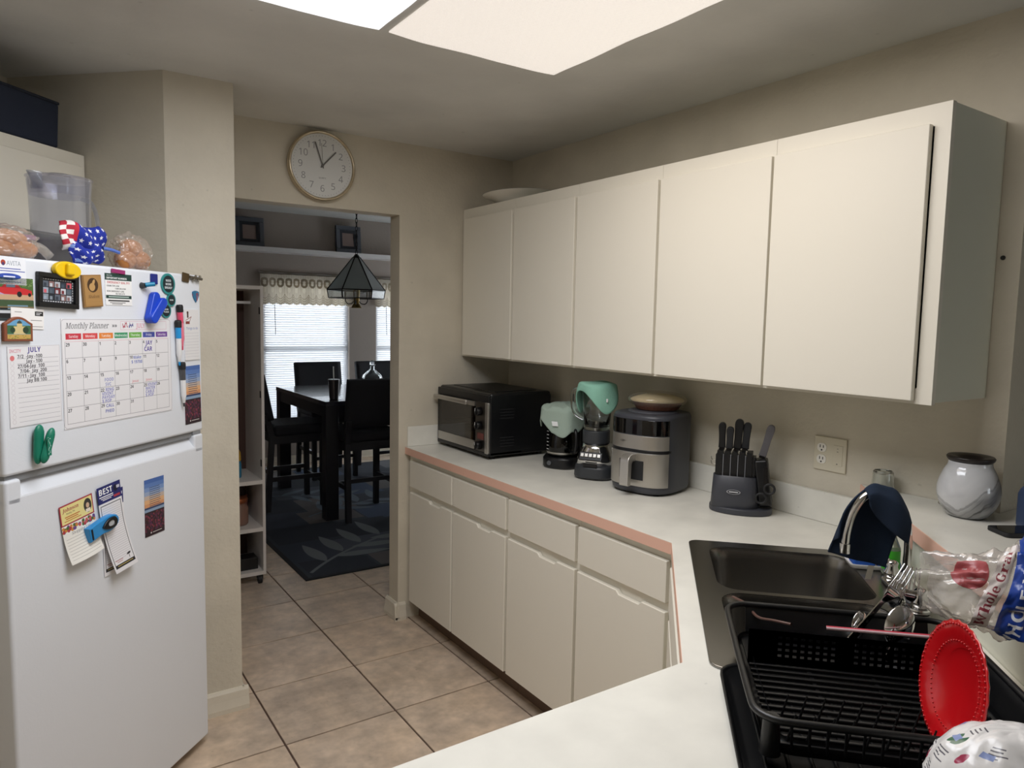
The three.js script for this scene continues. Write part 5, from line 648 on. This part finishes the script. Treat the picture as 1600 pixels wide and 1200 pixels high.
{
  const TY = .93, o = thing('dining_table', 'dark wood counter-height dining table seen through the doorway', 'table', [.27, .0095, -2.55]);
  part('tabletop', rbox(-.65, .65, TY - .045, TY - .0095, -.65, .65, .004), mat(0x24242c, .16, { clearcoat: .3 }), o); part('apron', merge([box(-.6, .6, TY - .13, TY - .045, -.64, -.62), box(-.6, .6, TY - .13, TY - .045, .62, .64), box(-.64, -.62, TY - .13, TY - .045, -.6, .6), box(.62, .64, TY - .13, TY - .045, -.6, .6)]), esp, o);
  for (const x of [-1, 1]) for (const z of [-1, 1]) part('leg', rbox(x * .597 - .05, x * .597 + .05, 0, TY - .045, z * .597 - .05, z * .597 + .05, .004), esp, o);
}
{
  const chair = (label, x, z, turn, back = true) => {
    const o = thing('dining_chair', label, 'chair', [x, .0095, z], turn, 'dark chairs around the dining table');
    part('seat', (() => { const g = new RoundedBoxGeometry(.47, .09, .45, 5, .035); g.translate(0, .645, .02); return g; })(), uph, o);
    part('apron', box(-.215, .215, .54, .605, -.2, .225), espM, o);
    part('backrest', sheet((u, v) => [(u - .5) * .47, .735 + .36 * v, -.225 - .07 * v - .012 * Math.cos((u - .5) * 3)], 12, 8, .05), uph, o);
    const L = (x0, z0, x1, z1, y0, y1, r) => { const g = box(-r, r, 0, 1, -r, r), p = g.attributes.position; for (let i = 0; i < p.count; i++) { const k = p.getY(i); p.setXYZ(i, p.getX(i) + x0 + (x1 - x0) * k, y0 + (y1 - y0) * k, p.getZ(i) + z0 + (z1 - z0) * k); } g.computeVertexNormals(); return g; };
    for (const s of [-1, 1]) { part('leg', merge([L(s * .215, -.255, s * .21, -.215, 0, .6, .02), L(s * .21, -.215, s * .215, -.26, .6, .78, .02)]), espM, o); part('leg', L(s * .205, .2, s * .205, .195, 0, .6, .02), espM, o); part('stretcher', box(s * .207 - .011, s * .207 + .011, .24, .275, -.22, .19), espM, o); }
    part('stretcher', box(-.2, .2, .19, .22, .19, .21), espM, o); part('stretcher', box(-.2, .2, .3, .33, -.245, -.225), espM, o);
  };
  chair('dark upholstered chair with its back to the doorway', -.035, -2.03, Math.PI); chair('dark upholstered chair seen side on at the left of the table', -.43, -2.60, Math.PI / 2); chair('dark chair at the far side of the table before the window', .21, -3.5, 0); chair('dark chair at the far side, half hidden behind the glass decanter', .85, -3.5, 0);
  const t = thing('tumbler', 'dark tumbler with a white straw on the dining table', 'cup', [-.26, .9305, -2.05]); part('cup', lathe([[0, 0], [.03, 0], [.034, .004], [.044, .145], [.046, .15], [.043, .15], [.032, .006], [0, .006]], 32), mat(0x4a4648, .25, { metalness: .4 }), t); part('lid', cyl(.045, .043, .008, 0, .148, 0), mat(0x2a2a2c, .3), t); part('straw', rod([.0, .1, 0], [-.004, .255, .0], .0045), M.white, t);
  const d = thing('decanter', 'clear cut-glass decanter standing on the dining table', 'decanter', [.30, .9305, -2.62]); part('body', lathe([[0, 0], [.085, 0], [.092, .01], [.094, .09], [.08, .13], [.035, .17], [.022, .18], [.022, .215], [.03, .22], [.026, .222], [.017, .21], [.017, .18], [.03, .165], [.074, .125], [.087, .09], [.085, .014], [0, .01]], 10), M.glassSolid, d); part('stopper', lathe([[0, .21], [.016, .212], [.018, .222], [.02, .24], [.012, .258], [0, .26]], 16), M.glassSolid, d);
}
{ // pendant lamp
  const o = thing('pendant_lamp', 'hanging glass panel lantern lamp over the dining table', 'lamp', [.187, 0, -2.7]); const A = 2.09, E = 1.805, B = 1.735, R = .25, n = 6, P = (r, y, i) => [r * Math.cos(i * Math.PI * 2 / n + .35), y, r * Math.sin(i * Math.PI * 2 / n + .35)];
  const quad = (a, b, c, d) => { const g = new THREE.BufferGeometry(); g.setAttribute('position', new THREE.Float32BufferAttribute([...a, ...b, ...c, ...a, ...c, ...d], 3)); g.setAttribute('uv', new THREE.Float32BufferAttribute(new Array(12).fill(0), 2)); g.computeVertexNormals(); return g; };
  const fg = mat(0xa8b0b0, .35, { transmission: .5, thickness: 0, side: THREE.DoubleSide }), cg = mat(0xe6eaee, .12, { transmission: .9, thickness: 0, side: THREE.DoubleSide });
  for (let i = 0; i < n; i++) { part('roof_pane', quad(P(.03, A, i), P(R, E, i), P(R, E, i + 1), P(.03, A, i + 1)), fg, o); part('band_pane', quad(P(R, E, i), P(R - .012, B, i), P(R - .012, B, i + 1), P(R, E, i + 1)), cg, o); part('rib', merge([rod(P(.03, A, i), P(R, E, i), .0055, 6), rod(P(R, E, i), P(R, E, i + 1), .0055, 6), rod(P(R, E, i), P(R - .012, B, i), .004, 6), rod(P(R - .012, B, i), P(R - .012, B, i + 1), .004, 6)]), M.darkmetal, o); }
  part('cap', lathe([[0, A + .03], [.012, A + .028], [.03, A + .004], [.034, A - .004], [0, A - .004]], 20), M.darkmetal, o);
  part('stem', merge([cyl(.045, .028, .035, 0, 1.65, 0, 20), cyl(.024, .03, .13, 0, 1.685, 0, 16), cyl(.006, .006, .3, 0, 1.8, 0, 10)]), M.brass, o);
  for (let i = 0; i < 4; i++) { const a = i * Math.PI / 2 + .5, c = Math.cos(a), s = Math.sin(a); part('arm', tube([[.016 * c, 1.72, .016 * s], [.04 * c, 1.69, .04 * s], [.075 * c, 1.685, .075 * s], [.095 * c, 1.71, .095 * s], [.095 * c, 1.735, .095 * s]], .004, 18, 7), M.darkmetal, o); part('candle_socket', cyl(.011, .011, .055, .095 * c, 1.735, .095 * s, 14), mat(0xb8b0a0, .5), o); part('bulb', (() => { const g = lathe([[0, 0], [.009, .004], [.014, .02], [.01, .04], [.003, .058], [0, .06]], 14); g.translate(.095 * c, 1.79, .095 * s); return g; })(), M.glass, o); }
  for (let i = 0; i < 15; i++) { const g = new THREE.TorusGeometry(.014, .003, 6, 14); g.scale(.7, 1.5, 1); if (i % 2) g.rotateY(Math.PI / 2); g.translate(0, A + .045 + i * .034, 0); part('link', g, M.darkmetal, o); } part('canopy', lathe([[0, 2.585], [.02, 2.59], [.055, 2.61], [.06, 2.62], [0, 2.62]], 24), M.darkmetal, o);
}
{ // valances, frames
  const lace = canvasTex(1024, 360, (g, w, h) => { g.fillStyle = '#e4ddd0'; g.fillRect(0, 0, w, h); g.strokeStyle = '#f2ede4'; g.lineWidth = 3; for (let i = 0; i < 40; i++) { g.beginPath(); g.moveTo(i * 26, 0); g.lineTo(i * 26 + 6, h); g.stroke(); } for (let i = 0; i < 12; i++) { const x = 42 + i * 85; g.fillStyle = '#b3a793'; for (let k = 0; k < 6; k++) { g.beginPath(); g.ellipse(x + 26 * Math.cos(k * 1.05), 120 + 40 * Math.sin(k * 1.05), 13, 24, k * 1.05, 0, 7); g.fill(); } g.fillStyle = '#f0eadd'; g.beginPath(); g.ellipse(x, 200, 15, 30, 0, 0, 7); g.fill(); g.strokeStyle = '#a69b88'; g.lineWidth = 5; for (let k = 0; k < 4; k++) { g.beginPath(); g.arc(x, 250 + k * 26, 42, .2, 2.9); g.stroke(); } } g.fillStyle = '#8d8272'; g.fillRect(0, 0, w, 34); });
  lace.flipY = false;
  const val = (label, x0, x1) => { const o = thing('lace_valance', label, 'curtain', [0, 0, 0], 0, 'lace valances over the dining windows'); const n = Math.round((x1 - x0) / .08); part('lace', sheet((u, v) => [x0 + (x1 - x0) * u, 2.02 - v * (.32 + .022 * Math.abs(Math.sin(u * n * Math.PI))), -4.165 + .016 * Math.sin(u * n * 2.2) * (.3 + v)], n * 8, 10, .0012), mat(0xffffff, .9, { map: lace, transmission: .65, thickness: 0 }), o); part('rod', rod([x0 - .02, 2.005, -4.168], [x1 + .02, 2.005, -4.168], .009), mat(0x8a8078, .5), o); };
  val('cream lace valance across the bright dining window', -.25, .74); val('cream lace valance over the narrow window by the doorway edge', .99, 1.93);
  const fr = (label, x, w, h) => { const o = thing('picture_frame', label, 'frame', [x, 2.2455, -4.12]); o.rotation.x = -.1; const t = .045; const bev = (k, z) => box(-w / 2 + k, w / 2 - k, 0, 0, 0, 0); part('frame', merge([rbox(-w / 2, w / 2, 0, t, 0, .03, .008), rbox(-w / 2, w / 2, h - t, h, 0, .03, .008), rbox(-w / 2, -w / 2 + t, t, h - t, 0, .03, .008), rbox(w / 2 - t, w / 2, t, h - t, 0, .03, .008)]), mat(0x5c6068, .5), o); part('mat_board', merge([box(-w / 2 + t, w / 2 - t, t, t + .03, .004, .014), box(-w / 2 + t, w / 2 - t, h - t - .03, h - t, .004, .014), box(-w / 2 + t, -w / 2 + t + .03, t + .03, h - t - .03, .004, .014), box(w / 2 - t - .03, w / 2 - t, t + .03, h - t - .03, .004, .014)]), mat(0x2e3138, .6), o); part('picture', box(-w / 2 + t + .03, w / 2 - t - .03, t + .03, h - t - .03, .002, .008), mat(0x8f7c76, .4), o); };
  fr('square grey picture frame at the left end of the high ledge', -.36, .28, .29); fr('square grey picture frame behind the lamp chain on the high ledge', .665, .28, .29);
}
{ // rolling cabinet
  const x0 = -1.555, x1 = -1.112, z1 = -.86, z0 = -1.24, o = thing('rolling_cabinet', 'tall white open cabinet on casters behind the wall end', 'cabinet'); const wm = mat(0xdcd6d0, .5), br = mat(0x4e352c, .6);
  for (const [a, b] of [[x0, x0 + .016], [x1 - .016, x1]]) part('side_panel', box(a, b, .06, 1.72, z0, z1), wm, o); for (const y of [.06, .32, .60]) part('shelf', box(x0 + .016, x1 - .016, y, y + .022, z0 + .008, z1), wm, o); part('top', box(x0, x1, 1.72, 1.74, z0, z1), wm, o); part('back_panel', box(x0 + .016, x1 - .016, .082, 1.72, z0, z0 + .008), br, o);
  for (const y of [.72, 1.12, 1.6]) part('hinge', box(x1 - .018, x1 - .0165, y - .02, y + .02, z1 - .03, z1 - .004), M.darkmetal, o); part('rail', box(x0 + .016, x1 - .016, 1.64, 1.655, z0 + .15, z0 + .17), M.white, o);
  for (const x of [x0 + .05, x1 - .03]) for (const z of [z0 + .05, z1 - .03]) { const c = part('caster', (() => { const g = new THREE.CylinderGeometry(.024, .024, .02, 20); g.rotateZ(Math.PI / 2); g.translate(x, .0245, z); return g; })(), M.blackMatte, o); part('bracket', box(x - .015, x + .015, .03, .06, z - .015, z + .015), M.blackMatte, c); }
  const l = thing('glass_lantern', 'copper and glass lantern on the middle shelf of the rolling cabinet', 'lantern', [-1.235, .3425, -.99]); part('jar', lathe([[0, 0], [.05, 0], [.056, .01], [.058, .1], [.04, .13], [.03, .14]], 28), mat(0xd8b09c, .1, { transmission: .7, thickness: 0 }), l); part('collar', lathe([[.03, .13], [.052, .135], [.055, .155], [.045, .165], [0, .168]], 28), mat(0xb06a48, .3, { metalness: .8 }), l); part('filler', lathe([[0, .004], [.05, .004], [.052, .05], [0, .055]], 24), mat(0x7a5850, .7), l);
  const g = thing('gift_bag', 'dark bag with pink lining behind the copper lantern', 'bag', [-1.255, .3425, -1.14]); part('bag', loft([[rrPts(.17, .1, .01), 0], [rrPts(.18, .12, .012), .14], [rrPts(.15, .11, .012), .215]], true, true), mat(0x2a2026, .6), g); part('lining', loft([[rrPts(.05, .12, .01, 4, .07), .01], [rrPts(.05, .13, .01, 4, .07), .15]], true, true), mat(0x8c5450, .7), g);
  single('storage_box', 'brown box standing on the bottom shelf of the rolling cabinet', 'box', rbox(-.09, .09, 0, .21, -.06, .06, .004), mat(0x5a3e38, .7), [-1.30, .0825, -1.12]); single('storage_box', 'small black box at the front of the bottom shelf', 'box', rbox(-.055, .055, 0, .07, -.05, .05, .004), M.black, [-1.20, .0825, -.96]);
  single('hanging_cloth', 'cream cloth hanging inside the rolling cabinet', 'cloth', sheet((u, v) => [-1.36 + .14 * u * (.4 + .6 * v) + .01 * Math.sin(v * 5), 1.64 - .56 * v, -1.06 + .02 * Math.sin(u * 8)], 16, 16, .003), mat(0xb4a894, .8));
  const b = thing('spray_bottle', 'yellow and blue bottle on the upper shelf of the rolling cabinet', 'bottle', [-1.245, .6225, -1.0]); part('bottle', lathe([[0, 0], [.03, 0], [.034, .006], [.034, .08], [.03, .1]], 24), mat(0x3f86a8, .3), b); part('upper_body', lathe([[.03, .1], [.032, .105], [.03, .15], [.016, .175], [.012, .2], [0, .2]], 24), mat(0xc49a30, .35), b);
}
renderer.render(scene, camera);
